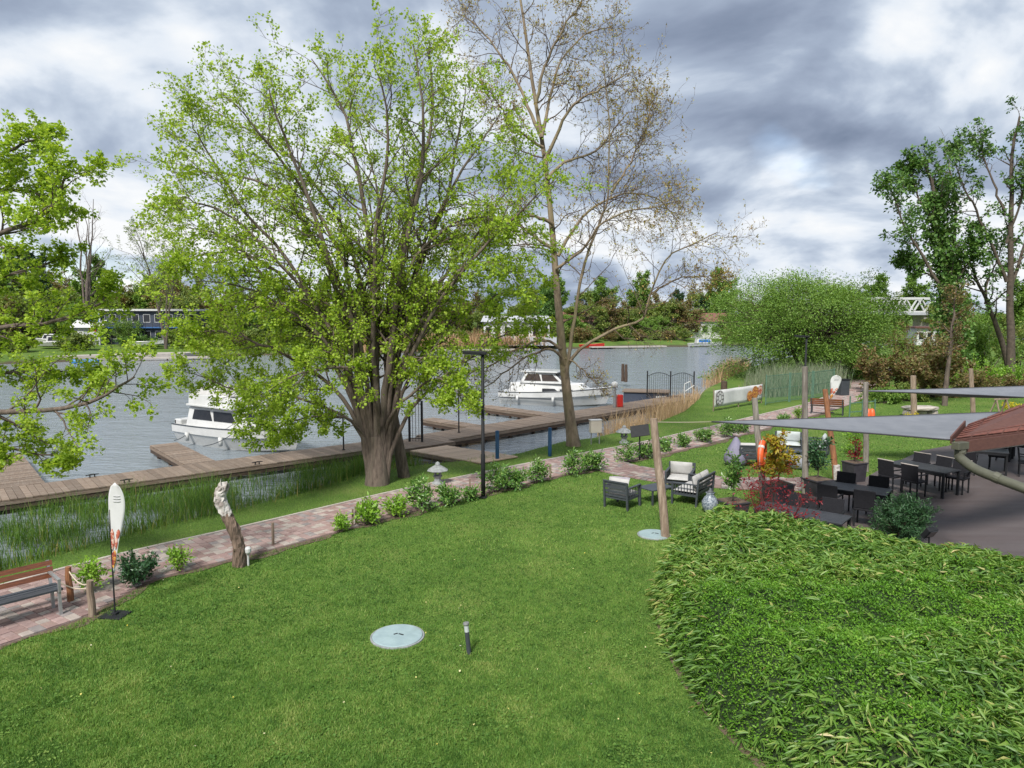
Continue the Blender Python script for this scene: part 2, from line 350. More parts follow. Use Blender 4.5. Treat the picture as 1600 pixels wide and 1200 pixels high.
def water_material():
    m = bpy.data.materials.new('river water'); m.use_nodes = True; t = m.node_tree; L = t.links.new; b = t.nodes['Principled BSDF']
    b.inputs['Base Color'].default_value = (.20, .23, .255, 1); b.inputs['Roughness'].default_value = .12; b.inputs['IOR'].default_value = 1.33; b.inputs['Specular IOR Level'].default_value = .5
    tc = N(t, 'ShaderNodeTexCoord'); mp = N(t, 'ShaderNodeMapping'); mp.inputs['Rotation'].default_value = (0, 0, R(-38)); mp.inputs['Scale'].default_value = (.6, 1.5, 1); L(tc.outputs['Object'], mp.inputs[0])
    n1 = N(t, 'ShaderNodeTexNoise', i_Scale=2.4, i_Detail=5.0, i_Roughness=.55, i_Distortion=.4); n2 = N(t, 'ShaderNodeTexNoise', i_Scale=.35, i_Detail=3.0)
    L(mp.outputs[0], n1.inputs['Vector']); L(mp.outputs[0], n2.inputs['Vector'])
    ad = N(t, 'ShaderNodeMath', operation='MULTIPLY_ADD', i_1=1.6); L(n2.outputs[0], ad.inputs[0]); L(n1.outputs[0], ad.inputs[2])
    bp = N(t, 'ShaderNodeBump', i_Strength=1.0, i_Distance=.10); L(ad.outputs[0], bp.inputs['Height']); L(bp.outputs[0], b.inputs['Normal'])
    return m
M['water'] = water_material()
tag(MB().add([(-900, -200, WATER_Z), (900, -200, WATER_Z), (900, 900, WATER_Z), (-900, 900, WATER_Z)], [(0, 1, 2, 3)]).build('river_water', M['water']), kind='structure')

# ------------------------------------------------------------------ paved footpath
PC_PX = [(0, 948), (120, 912), (230, 880), (340, 857), (500, 817), (640, 781), (745, 757), (870, 730), (960, 713), (1045, 696), (1105, 681), (1170, 665), (1235, 648), (1290, 634), (1335, 615)]
PC = [G(*p) for p in PC_PX]; PC = [PC[0] - (PC[1] - PC[0]).normalized() * 6] + PC + [PC[-1] + Vector((5, 9, 0)), PC[-1] + Vector((14, 22, 0))]
def resample(pts, step):
    P = np.array([(p[0], p[1]) for p in pts]); d = np.r_[0, np.cumsum(np.hypot(*np.diff(P, axis=0).T))]
    k = 5; s = np.arange(0, d[-1], step)
    xs = np.interp(s, d, P[:, 0]); ys = np.interp(s, d, P[:, 1])
    w_ = int(1.6 / step); ker = np.ones(2 * w_ + 1) / (2 * w_ + 1)
    xp = np.convolve(np.pad(xs, w_, mode='reflect', reflect_type='odd'), ker, 'valid'); yp = np.convolve(np.pad(ys, w_, mode='reflect', reflect_type='odd'), ker, 'valid')
    return np.stack([xp, yp], 1)
def ribbon(pts, hl, hr, z, name, material, kind='structure'):
    T = np.gradient(pts, axis=0); T /= np.hypot(T[:, 0], T[:, 1])[:, None]; Nn = np.stack([-T[:, 1], T[:, 0]], 1)
    hl = np.broadcast_to(hl, len(pts)); hr = np.broadcast_to(hr, len(pts)); rows = []
    for p, n, a, b_ in zip(pts, Nn, hl, hr): rows.append([(p[0] - n[0] * b_, p[1] - n[1] * b_, z), (p[0] + n[0] * a, p[1] + n[1] * a, z)])
    return tag(MB().grid([list(reversed(r)) for r in rows]).build(name, material), kind=kind)
CW = .185
pl = resample(PC, CW); PT = np.gradient(pl, axis=0); PT /= np.hypot(PT[:, 0], PT[:, 1])[:, None]; PN = np.stack([-PT[:, 1], PT[:, 0]], 1)
HL = np.full(len(pl), .98); HR = .98 + .75 * np.clip((-7.9 - pl[:, 0]) / .9, 0, 1)
footpath = ribbon(pl, HL + .02, HR + .02, .008, 'footpath', M['path_base'])
PB_PX = [(930, 722), (1000, 742), (1090, 752), (1180, 758), (1270, 757)]
pb = resample([G(*p) for p in PB_PX], CW); BT = np.gradient(pb, axis=0); BT /= np.hypot(BT[:, 0], BT[:, 1])[:, None]; BN = np.stack([-BT[:, 1], BT[:, 0]], 1)
footpath_b = ribbon(pb, .8, .8, .006, 'branch_footpath', M['path_base'])
PAVM = [M['paver_red'], M['paver_pink'], M['paver_sand'], M['paver_grey']]
PLEN = [.14, .185, .27]
pav_me = {}
for li, ln in enumerate(PLEN):
    for mi in range(4):
        b = MB(); hx, hy, c = CW / 2 - .006, ln / 2 - .006, .008
        b.add([(sx * hx, sy * hy, 0) for sx, sy in ((-1, -1), (1, -1), (1, 1), (-1, 1))] + [(sx * hx, sy * hy, .022) for sx, sy in ((-1, -1), (1, -1), (1, 1), (-1, 1))] + [(sx * (hx - c), sy * (hy - c), .03) for sx, sy in ((-1, -1), (1, -1), (1, 1), (-1, 1))],
              [(0, 1, 5, 4), (1, 2, 6, 5), (2, 3, 7, 6), (3, 0, 4, 7), (4, 5, 9, 8), (5, 6, 10, 9), (6, 7, 11, 10), (7, 4, 8, 11), (8, 9, 10, 11)])
        pav_me[li, mi] = b.mesh('paver', PAVM[mi])
def lay(pts, T, Nn, hl, hr, parent, limit):
    items = []
    for i, (p, t, n) in enumerate(zip(pts, T, Nn)):
        y = -hr[i]; a = math.atan2(t[1], t[0])
        while y < hl[i] - .05:
            li = rnd.choice((0, 1, 1, 2)); ln = PLEN[li]
            if y + ln > hl[i] + .06: li = 0; ln = PLEN[0]
            c = y + ln / 2; y += ln
            mi = rnd.choices((0, 1, 2, 3), (4.5, 5, 3, 2.6))[0]
            items.append((p[0] + n[0] * c, p[1] + n[1] * c, a, li, mi))
    vis = sorted(range(len(items)), key=lambda k: (0 if items[k][1] > 10.2 and abs(items[k][0]) < items[k][1] * .74 else 1e4) + math.hypot(items[k][0], items[k][1]))
    near = set(vis[:limit]); rest = MB()
    for k, (x, y, a, li, mi) in enumerate(items):
        z = .001 + rnd.uniform(0, .004); tilt = (rnd.uniform(-.012, .012), rnd.uniform(-.012, .012), a)
        if k in near: inst('paver', pav_me[li, mi], parent, (x, y, z), tilt)
        else: rest.box((x, y, z + .014), (CW - .012, PLEN[li] - .012, .028), rz=a, m=mi)
    tag(rest.build('distant_pavers', PAVM, parent), kind='stuff')
lay(pl, PT, PN, HL, HR, footpath, 300)
lay(pb, BT, BN, np.full(len(pb), .8), np.full(len(pb), .8), footpath_b, 0)
# kerb along the water side, bed of bare soil along the lawn side
kb = MB()
for i in range(0, len(pl) - 5, 5):
    a = pl[i] + PN[i] * (HL[i] + .06); b_ = pl[i + 5] + PN[i + 5] * (HL[i + 5] + .06)
    kb.bar((a[0], a[1], .02), (b_[0] * .985 + a[0] * .015, b_[1] * .985 + a[1] * .015, .02), .08, .06)
tag(kb.build('kerb', M['kerb']), kind='structure')
def bed(pts, Nn, off, w0, name, side=-1, seed=1):
    r = random.Random(seed); rows = []; ph = r.uniform(0, 9)
    for i, (p, n) in enumerate(zip(pts, Nn)):
        o = off[i] if hasattr(off, '__len__') else off
        ww = w0 * (.75 + .35 * math.sin(i * .31 + ph) + .25 * math.sin(i * .83 + ph * 2) + r.uniform(-.12, .12))
        rows.append([(p[0] + side * n[0] * (o - .02), p[1] + side * n[1] * (o - .02), .004), (p[0] + side * n[0] * (o + max(.06, ww)), p[1] + side * n[1] * (o + max(.06, ww)), .012)])
    return tag(MB().grid(rows).build(name, M['soil']), kind='structure')
_k = pl[:, 1] < 38
bed(pl[_k], PN[_k], HR[_k], .3, 'soil_bed', -1, 3)

# ------------------------------------------------------------------ wooden piers
plank_me = {}
def plank_mesh(w_, l_, mk):
    key = (round(w_, 3), round(l_, 3), mk)
    if key not in plank_me:
        plank_me[key] = MB().box((0, 0, -.02), (w_ - .012, l_, .04)).mesh('plank', M[mk])
    return plank_me[key]
def pier(name, label, a, b, wd, mk='wood_grey', z0=DECK_Z, z1=None, pw=.19, piles=True, fascia=.26):
    a = Vector((a[0], a[1], 0)); b = Vector((b[0], b[1], 0)); d = b - a; Ln = d.length; ang = math.atan2(d.y, d.x); z1 = z0 if z1 is None else z1
    t = thing(name, label, 'pier', (a.x, a.y, 0), ang)
    n = int(Ln / pw); sl = math.atan2(z1 - z0, Ln)
    for i in range(n):
        x = (i + .5) * Ln / n
        inst('plank', plank_mesh(Ln / n, wd, mk), t, (x, rnd.uniform(-.012, .012), z0 + (z1 - z0) * x / Ln + rnd.uniform(-.004, .004)), (rnd.uniform(-.004, .004), -sl, rnd.uniform(-.006, .006)))
    for s in (-1, 1):
        MB().bar((0, s * (wd / 2 - .05), z0 - .045 - fascia / 2), (Ln, s * (wd / 2 - .05), z1 - .045 - fascia / 2), .07, fascia).build('beam', M['wood_dark'], t)
        MB().bar((0, s * (wd / 2 - .005), z0 - .045 - .06), (Ln, s * (wd / 2 - .005), z1 - .045 - .06), .025, .10).build('fascia_board', M['wood_grey'], t)
    if piles:
        m_ = MB().tube([(0, 0, -1.6), (0, 0, -.04)], .075, 8).mesh('pile', M['wood_dark'])
        k = max(2, int(Ln / 1.6))
        for i in range(k):
            for s in (-1, 1): inst('pile', m_, t, ((i + .5) * Ln / k, s * (wd / 2 - .14), z0 - .04))
    return t
def cleat(loc, rz, label):
    t = thing('mooring_cleat', label, 'cleat', loc, rz, 'black mooring cleats on the pier')
    MB().box((-.07, 0, .04), (.03, .04, .08)).box((.07, 0, .04), (.03, .04, .08)).build('foot', M['black'], t)
    MB().tube([(-.19, 0, .085), (0, 0, .1), (.19, 0, .085)], [.016, .024, .016], 6).build('horn', M['black'], t)
PA0, PA1 = Vector((-22.3, 14.9)), Vector((-4.9, 29.6))
dA = (PA1 - PA0).normalized(); nA = Vector((-dA.y, dA.x))
pier('boardwalk', 'long weathered boardwalk running from the left edge to behind the leafy multi-stemmed tree', PA0, PA1 - dA * .9, 1.75)
PB0, PB1 = Vector((-4.2, 29.9)), Vector((12.6, 47.4)); dB = (PB1 - PB0).normalized(); nB = Vector((-dB.y, dB.x))
pier('boardwalk', 'grey boardwalk passing behind the bare plane tree towards the dry reeds', PB0 + dB * .9, PB1, 1.9)
pier('junction_deck', 'small square timber deck where the two boardwalks and the gangway meet', Vector((-5.55, 28.05)), Vector((-3.05, 30.35)), 1.95, pw=.19)
pier('gangway', 'pale new timber gangway sloping from the path down to the boardwalk', (-.45, 24.75), (-3.35, 28.15), 1.75, 'wood_pale', .07, DECK_Z + .012, .16, False, .2)
fa = PA0 + dA * 9.45 + nA * .9
pier('finger_pier', 'finger pier branching off the boardwalk at the left edge of the picture', fa, fa + nA * 6.5, 1.9, pw=.19)
fb = PA0 + dA * 15.15 + nA * .9
pier('finger_pier', 'short finger pier beside the stern of the white boat with the flybridge', fb, fb + nA * 4.9, 1.05, pw=.19)
fc = PB0 + dB * 4.5 + nB * .97
pier('finger_pier', 'short empty finger pier just right of the black pier gate posts', fc, fc + nB * 3.6, .85, pw=.19)
fd = PB0 + dB * 10.0 + nB * .97
pier('finger_pier', 'finger pier in front of the white boat behind the bare plane tree', fd, fd + nB * 5.2, 1.0, pw=.19)
for k, (q, s) in enumerate(((11.7, .75), (12.4, -.78), (16.6, -.78))):
    p = PA0 + dA * q + nA * s; cleat((p.x, p.y, DECK_Z + .005), math.atan2(dA.y, dA.x), ('black mooring cleat on the water side of the long boardwalk', 'black mooring cleat on the reed side of the long boardwalk, near its left end', 'black mooring cleat on the reed side of the boardwalk below the moored flybridge boat')[k])

# ------------------------------------------------------------------ plants: vectorised growth
def unit(a): return a / np.maximum(np.linalg.norm(a, axis=-1, keepdims=True), 1e-9)
def perp(d, rg):
    r = rg.normal(size=d.shape); r -= (r * d).sum(-1, keepdims=True) * d
    return unit(r)
def tubes(P, Rd, sides):                     # P [B,S,3], Rd [B,S]
    B, S, _ = P.shape; T = unit(np.gradient(P, axis=1))
    ref = np.where(np.abs(T[..., 2:3]) > .9, np.array([1., 0, 0]), np.array([0, 0, 1.])); ref = np.broadcast_to(ref[:, :1], T.shape)
    u = unit(ref - (ref * T).sum(-1, keepdims=True) * T); v = np.cross(T, u)
    a = np.arange(sides) * 2 * np.pi / sides
    V = P[:, :, None] + (u[:, :, None] * np.cos(a)[None, None, :, None] + v[:, :, None] * np.sin(a)[None, None, :, None]) * Rd[:, :, None, None]
    i = np.arange(B * S * sides).reshape(B, S, sides); j = np.roll(i, -1, 2)
    F = np.stack([i[:, :-1], j[:, :-1], j[:, 1:], i[:, 1:]], -1).reshape(-1, 4)
    return V.reshape(-1, 3), F
def merge(parts):
    V = []; F = []; b = 0
    for v, f in parts: V.append(v); F.append(f + b); b += len(v)
    return np.concatenate(V), np.concatenate(F)
def resamp3(pts, S):
    P = np.array([tuple(p) for p in pts], float); n = len(P); t = np.linspace(0, n - 1, S); i = np.clip(t.astype(int), 0, n - 2); f = (t - i)[:, None]
    g = lambda k: P[np.clip(k, 0, n - 1)]
    p0, p1, p2, p3 = g(i - 1), g(i), g(i + 1), g(i + 2)
    return .5 * (2 * p1 + (p2 - p0) * f + (2 * p0 - 5 * p1 + 4 * p2 - p3) * f ** 2 + (3 * p1 - p0 - 3 * p2 + p3) * f ** 3)
def grow(rg, st, dr, ln, r0, S, wob, trop, tip=.25):
    B = len(st); P = np.zeros((B, S + 1, 3)); P[:, 0] = st; d = dr.copy()
    for s in range(S):
        d = unit(d + rg.normal(size=d.shape) * wob + np.array(trop)[None]); P[:, s + 1] = P[:, s] + d * (ln / S)[:, None]
    Rd = r0[:, None] * np.linspace(1, tip, S + 1)[None]
    return P, Rd
def sprout(rg, P, Rd, ln, k, tmin, tmax, ang, lr, rr, fall=.5, asp=.25):
    B, S, _ = P.shape; T = unit(np.gradient(P, axis=1))
    t = tmin + (tmax - tmin) * (np.arange(k)[None] + rg.uniform(0, 1, (B, k))) / k; x = t * (S - 1); i = np.clip(x.astype(int), 0, S - 2); f = (x - i)[..., None]; b = np.arange(B)[:, None]
    p = P[b, i] * (1 - f) + P[b, i + 1] * f; d = unit(T[b, i] * (1 - f) + T[b, i + 1] * f); r = Rd[b, i] * (1 - f[..., 0]) + Rd[b, i + 1] * f[..., 0]
    a = ang[0] + (ang[1] - ang[0]) * rg.uniform(0, 1, t.shape)[..., None]
    nd = d * np.cos(a) + perp(d, rg) * np.sin(a)
    L = ln[:, None] * lr * (1 - fall * t) * rg.uniform(.7, 1.3, t.shape)
    return p.reshape(-1, 3), nd.reshape(-1, 3), L.ravel(), (r * rr).ravel()
def leaves(rg, pos, size, wid=.75, up=.6, outd=None, droop=0., fold=.18, jit=.35, lo=0, hi=1):
    n = len(pos); s = size * rg.uniform(1 - jit, 1 + jit, n)
    nr = unit(rg.normal(size=(n, 3)) + np.array([0, 0, up * 3]))
    d = rg.normal(size=(n, 3)) if outd is None else outd + rg.normal(size=(n, 3)) * .6
    d = d - (d * nr).sum(-1, keepdims=True) * nr; d = unit(d) ; d[:, 2] -= droop; d = unit(d); sd = unit(np.cross(nr, d))
    base = pos; tip = pos + d * s[:, None]; mid = pos + d * (s * .42)[:, None] - nr * (s * fold)[:, None]
    l = mid + sd * (s * wid / 2)[:, None] + nr * (s * fold * 1.6)[:, None]; r = mid - sd * (s * wid / 2)[:, None] + nr * (s * fold * 1.6)[:, None]
    V = np.stack([base, l, tip, r], 1).reshape(-1, 3); i = np.arange(n)[:, None] * 4
    F = np.concatenate([i + np.array([0, 2, 1]), i + np.array([0, 3, 2])], 0)
    var = np.repeat(rg.uniform(lo, hi, n), 4)
    return V, F, var
def on_twigs(rg, P, k, spread, t0=.15):
    B, S, _ = P.shape; t = rg.uniform(t0, 1, (B, k)) * (S - 1); i = np.clip(t.astype(int), 0, S - 2); f = (t - i)[..., None]; b = np.arange(B)[:, None]
    T = unit(P[b, i + 1] - P[b, i]); p = P[b, i] * (1 - f) + P[b, i + 1] * f
    return (p + rg.normal(size=p.shape) * spread).reshape(-1, 3), T.reshape(-1, 3)
def put_tree(name, label, cat, base, wood_parts, twig_parts, leaf, mats, group=None, crown='crown', rz=0):
    t = thing(name, label, cat, base, rz, group); o = np.array(base)
    v, f = merge(wood_parts); mesh_np('trunk', v - o, f, mats[0], smooth=True, parent=t)
    if twig_parts: v, f = merge(twig_parts); mesh_np('branches', v - o, f, mats[1], smooth=True, parent=t)
    if leaf is not None:
        v, f, a = leaf; mesh_np(crown, v - o, f, mats[2], var=a, parent=t)
    return t
def join_leaves(L): 
    b = 0; V = []; F = []; A = []
    for v, f, a in L: V.append(v); F.append(f + b); A.append(a); b += len(v)
    return np.concatenate(V), np.concatenate(F), np.concatenate(A)

M['leaf_linden'] = leafmat('young linden leaf', [(.20, .32, .03), (.28, .42, .038), (.355, .50, .055), (.45, .57, .09)], .5)
M['leaf_plane'] = leafmat('unfolding plane leaf', [(.28, .16, .06), (.36, .27, .07), (.33, .34, .07), (.30, .18, .09)], .3)
M['leaf_willow'] = leafmat('fresh green leaf', [(.09, .175, .032), (.14, .255, .045), (.19, .32, .06), (.25, .37, .085)], .35)
M['leaf_ivy'] = leafmat('dark green leaf', [(.052, .125, .028), (.085, .18, .036), (.12, .23, .05), (.17, .27, .07)], .25)
M['leaf_mixed'] = leafmat('far bank foliage', [(.085, .145, .035), (.14, .21, .045), (.20, .27, .06), (.28, .30, .08)], .3)
M['leaf_rust'] = leafmat('brownish spring foliage', [(.16, .10, .05), (.22, .15, .07), (.19, .19, .06), (.13, .16, .05)], .3)
M['leaf_pine'] = leafmat('conifer foliage', [(.02, .055, .02), (.035, .08, .028), (.05, .10, .035)], .15)
M['leaf_laurel'] = leafmat('laurel leaf', [(.06, .155, .03), (.10, .22, .045), (.155, .285, .06), (.24, .36, .09)], .25, .3, .5)
M['leaf_lime'] = leafmat('young laurel leaf', [(.14, .28, .03), (.22, .40, .04), (.30, .48, .07)], .35, .35, .4)
M['leaf_dark'] = leafmat('deep green leaf', [(.025, .075, .03), (.045, .11, .045), (.07, .15, .06)], .2, .35, .4)
M['leaf_red'] = leafmat('red maple leaf', [(.13, .012, .02), (.22, .02, .03), (.30, .035, .045)], .35)
M['leaf_gold'] = leafmat('golden nandina leaf', [(.34, .25, .02), (.42, .34, .03), (.22, .25, .03), (.34, .10, .03)], .35)
M['leaf_yellow'] = leafmat('yellow flowers', [(.55, .45, .02), (.65, .55, .04), (.25, .30, .03)], .3)

# ---- the big multi-stemmed linden
def linden():
    rg = np.random.default_rng(11); Y = 21.4; bx = Z(590, 756, Y); bx.z = -.12
    raw = [  # (pixel polyline, depth shift at the tip, base radius)
        ([(583, 752), (578, 690), (562, 600), (545, 480), (505, 350), (455, 220), (425, 135)], -1.5, .24),
        ([(590, 752), (588, 690), (585, 560), (575, 400), (550, 270), (525, 180), (480, 105)], .8, .24),
        ([(596, 752), (598, 690), (604, 580), (622, 420), (648, 290), (655, 180), (640, 85)], -.6, .25),
        ([(598, 752), (602, 690), (614, 590), (645, 440), (690, 320), (716, 220), (728, 140)], 1.6, .22),
        ([(602, 752), (606, 690), (622, 600), (680, 480), (745, 390), (800, 330), (848, 275)], -.8, .18),
        ([(580, 752), (572, 690), (540, 600), (470, 490), (400, 410), (340, 360), (285, 350)], .6, .19),
        ([(578, 752), (566, 690), (528, 620), (450, 560), (380, 530), (330, 515), (285, 520)], -1.2, .15),
        ([(604, 752), (612, 700), (640, 640), (700, 580), (750, 545), (790, 520), (830, 500)], 1.4, .13),
        ([(585, 752), (580, 690), (560, 560), (510, 400), (440, 300), (370, 275), (282, 272)], 1.6, .19),
        ([(592, 752), (590, 690), (580, 560), (560, 420), (500, 300), (430, 230), (320, 165)], 2.6, .19),
        ([(592, 752), (592, 690), (590, 600), (596, 480), (600, 360), (590, 260), (560, 160)], 3.6, .18),
        ([(590, 752), (590, 700), (580, 640), (540, 590), (480, 590), (430, 610), (395, 640)], -3.6, .12),
        ([(594, 752), (598, 700), (612, 640), (650, 600), (680, 590), (700, 605), (715, 622)], -1.2, .11),
        ([(596, 752), (600, 690), (610, 560), (640, 420), (690, 360), (760, 340), (830, 390)], -.2, .15),
        ([(586, 752), (582, 690), (570, 560), (540, 400), (480, 280), (420, 200), (370, 150)], -.6, .17),
        ([(590, 752), (590, 690), (588, 560), (590, 400), (600, 260), (592, 160), (575, 100)], -1.4, .18),
        ([(598, 752), (602, 690), (616, 560), (660, 400), (715, 300), (760, 240), (790, 190)], .6, .17),
        ([(580, 752), (570, 690), (540, 560), (470, 420), (390, 330), (330, 240), (305, 190)], -.8, .16),
        ([(602, 752), (606, 690), (628, 570), (690, 450), (760, 360), (810, 290), (820, 220)], 1.4, .15),
        ([(580, 752), (572, 700), (530, 650), (450, 620), (380, 610), (320, 590), (265, 575)], -.5, .11),
        ([(582, 752), (575, 700), (540, 655), (480, 650), (430, 662), (405, 680)], -2.2, .08),
        ([(578, 752), (568, 690), (530, 560), (450, 440), (370, 390), (300, 400), (250, 425)], 2.0, .15),
        ([(582, 752), (575, 690), (545, 560), (480, 440), (400, 350), (330, 310), (300, 300)], -1.6, .15),
        ([(602, 752), (608, 690), (640, 580), (700, 500), (770, 460), (830, 450)], 2.2, .13),
        ([(600, 752), (606, 690), (630, 560), (690, 440), (760, 400), (810, 420)], -.6, .13),
        ([(594, 752), (592, 690), (560, 580), (480, 520), (400, 540), (330, 570)], 2.8, .12),
        ([(588, 752), (582, 690), (566, 610), (500, 520), (420, 470), (360, 450), (300, 445)], -2.4, .14),
    ]
    S = 22; P0 = []; r0 = []
    for px, dy, r in raw:
        k = len(px); pts = [Z(a, b, Y + dy * (max(0, i - 1) / (k - 2)) ** 1.2) for i, (a, b) in enumerate(px)]; pts[0].z = -.2
        P0.append(resamp3(pts, S)); r0.append(r)
    P0 = np.array(P0); r0 = np.array(r0)
    tt = np.linspace(0, 1, S)
    P0[:, 4:] += np.cumsum(rg.normal(size=P0[:, 4:].shape) * .035, axis=1)
    r0 = r0 * .62; R0 = r0[:, None] * (1 - .90 * tt[None] ** .95); ln0 = np.linalg.norm(np.diff(P0, axis=1), axis=-1).sum(1)
    wood = [tubes(P0, R0, 9)]
    # flared bole the stems rise from
    bole = resamp3([Vector((bx.x - .02, Y, -.45)), Vector((bx.x, Y, .25)), Vector((bx.x + .02, Y, .9)), Vector((bx.x, Y, 1.5))], 10)[None]
    wood.append(tubes(bole, np.linspace(1, 0, 10)[None] ** 1.6 * .13 + .33 - .11 * np.linspace(0, 1, 10)[None], 16))
    # second stem leaning behind
    st = resamp3([Vector(tuple(G(632, 748))) + Vector((0, .3, -.4)), Z(622, 690, 22.2), Z(608, 600, 22.4), Z(606, 480, 22.8), Z(640, 330, 23.6), Z(675, 190, 24.2), Z(670, 75, 24.4)], S)[None]
    P0 = np.concatenate([P0, st]); R0 = np.concatenate([R0, (.24 * (1 - .88 * tt ** .6))[None]]); ln0 = np.r_[ln0, 13.0]; wood.append(tubes(st, R0[-1:], 10))
    s1 = sprout(rg, P0, R0, ln0, 24, .34, .99, (R(26), R(62)), .165, .5, .38)
    P1, R1 = grow(rg, *s1[:3], np.minimum(s1[3], .045), 8, .13, (0, 0, .02)); wood.append(tubes(P1, R1, 5))
    s2 = sprout(rg, P1, R1, s1[2], 6, .2, 1, (R(25), R(60)), .48, .6, .4)
    P2, R2 = grow(rg, *s2[:3], np.maximum(s2[3], .006), 5, .16, (0, 0, .03)); tw = [tubes(P2, R2, 4)]
    s3 = sprout(rg, P2, R2, s2[2], 4, .25, 1, (R(25), R(60)), .55, .7, .3)
    P3, R3 = grow(rg, *s3[:3], np.maximum(s3[3], .004), 2, .16, (0, 0, .0)); tw.append(tubes(P3, R3, 3))
    pos, T = on_twigs(rg, P3, 10, .05); p2, T2 = on_twigs(rg, P2, 8, .05, .3)
    pos = np.concatenate([pos, p2]); T = np.concatenate([T, T2])
    zz = pos[:, 2]; keep = rg.uniform(0, 1, len(pos)) < np.interp(zz, [1, 6, 9, 15], [.66, .62, .52, .48]); keep &= zz > .9
    pos, T = pos[keep], T[keep]
    # lower, denser leaves are a little larger
    lf = leaves(rg, pos, .08, .85, .28, T, .12)
    return put_tree('linden_tree', 'big multi-stemmed tree with fresh lime-green leaves between path and boardwalk', 'tree', (bx.x, Y, 0), wood, tw, lf, (M['bark'], M['bark_dark'], M['leaf_linden']))
linden()

# ---- the nearly bare plane tree
def plane_tree():
    rg = np.random.default_rng(5); Y = 27.7; S = 22; tt = np.linspace(0, 1, S)
    raw = [([(897, 700), (889, 640), (880, 560), (870, 450), (862, 350), (850, 240), (832, 130), (815, 10), (800, -70)], .5, .27, .10),
           ([(884, 590), (892, 540), (902, 470), (925, 380), (945, 330), (958, 290), (962, 180), (955, 90)], -1.0, .095, .2),
           ([(882, 580), (905, 545), (960, 515), (1005, 495), (1018, 460), (1045, 400), (1080, 372), (1120, 352)], -1.8, .085, .2),
           ([(882, 570), (862, 545), (830, 552), (795, 575), (765, 598), (735, 625)], -1.5, .075, .2),
           ([(878, 545), (850, 538), (810, 550), (770, 575), (730, 590), (712, 615)], 1.0, .07, .2),
           ([(872, 400), (905, 345), (945, 315), (1000, 305), (1040, 322), (1065, 350)], 1.5, .075, .2),
           ([(868, 420), (900, 400), (940, 355), (990, 330), (1030, 325), (1065, 300)], -2.0, .07, .2),
           ([(864, 350), (835, 335), (795, 340), (760, 365), (730, 400)], -1.6, .09, .2),
           ([(866, 390), (840, 372), (800, 350), (765, 345), (735, 355)], 1.8, .09, .2),
           ([(852, 250), (880, 190), (910, 150), (950, 130), (985, 110)], -1.2, .085, .2),
           ([(846, 215), (820, 150), (790, 90), (755, 45), (728, 25)], 1.2, .085, .2),
           ([(838, 160), (850, 90), (880, 30), (905, -20)], -1.0, .08, .2),
           ([(846, 215), (862, 150), (880, 90), (925, 40), (960, 30)], 1.8, .08, .2),
           ([(856, 280), (880, 255), (930, 235), (965, 190), (985, 170)], 2.0, .08, .2),
           ([(848, 230), (815, 215), (785, 190), (765, 160)], -1.8, .07, .2),
           ([(884, 560), (905, 570), (935, 590), (950, 600)], -1.5, .05, .2),
           ([(956, 300), (985, 250), (1005, 200), (1010, 160)], 0.4, .06, .2),
           ([(1018, 460), (1050, 440), (1090, 435), (1120, 440)], -1.2, .05, .2)]
    P0 = []; R0 = []
    for px, dy, r, tip in raw:
        k = len(px); P0.append(resamp3([Z(a, b, Y + dy * (i / (k - 1))) for i, (a, b) in enumerate(px)], S)); R0.append(r * (1 - (1 - tip) * tt ** (.72 if r > .3 else .6)))
    P0 = np.array(P0); R0 = np.array(R0); P0[0, 0, 2] = -.3; R0[0, :3] *= np.array([1.25, 1.1, 1.02])
    P0[1:, 2:] += np.cumsum(rg.normal(size=P0[1:, 2:].shape) * .03, axis=1)
    ln0 = np.linalg.norm(np.diff(P0, axis=1), axis=-1).sum(1); wood = [tubes(P0, R0, 10)]
    lnx = ln0.copy(); lnx[0] *= .42
    s1 = sprout(rg, P0, R0, lnx, 22, .28, 1, (R(30), R(70)), .34, .45, .35)
    P1, R1 = grow(rg, *s1[:3], np.clip(s1[3], .007, .032), 9, .20, (0, 0, .03)); tw = [tubes(P1, R1, 4)]
    s2 = sprout(rg, P1, R1, s1[2], 8, .2, 1, (R(30), R(70)), .45, .6, .3)
    P2, R2 = grow(rg, *s2[:3], np.clip(s2[3], .006, .02), 6, .22, (0, 0, -.05)); tw.append(tubes(P2, R2, 3))
    s3 = sprout(rg, P2, R2, s2[2], 3, .3, 1, (R(25), R(60)), .5, .7, .3)
    P3, R3 = grow(rg, *s3[:3], np.clip(s3[3], .005, .012), 3, .2, (0, 0, .10)); tw.append(tubes(P3, R3, 3))
    pos, T = on_twigs(rg, P3, 4, .03, .4); keep = rg.uniform(0, 1, len(pos)) < np.interp(pos[:, 2], [1, 5, 8], [.06, .28, .66]); pos, T = pos[keep], T[keep]
    lf = leaves(rg, pos, .085, .5, .2, T + np.array([0, 0, .4]), 0)
    b = P0[0, 0]
    return put_tree('plane_tree', 'tall nearly bare plane tree with pale trunk and tiny brownish buds by the path', 'tree', (b[0], b[1], 0), wood, tw, lf, (M['bark_plane'], M['twig_plane'], M['leaf_plane']))
plane_tree()

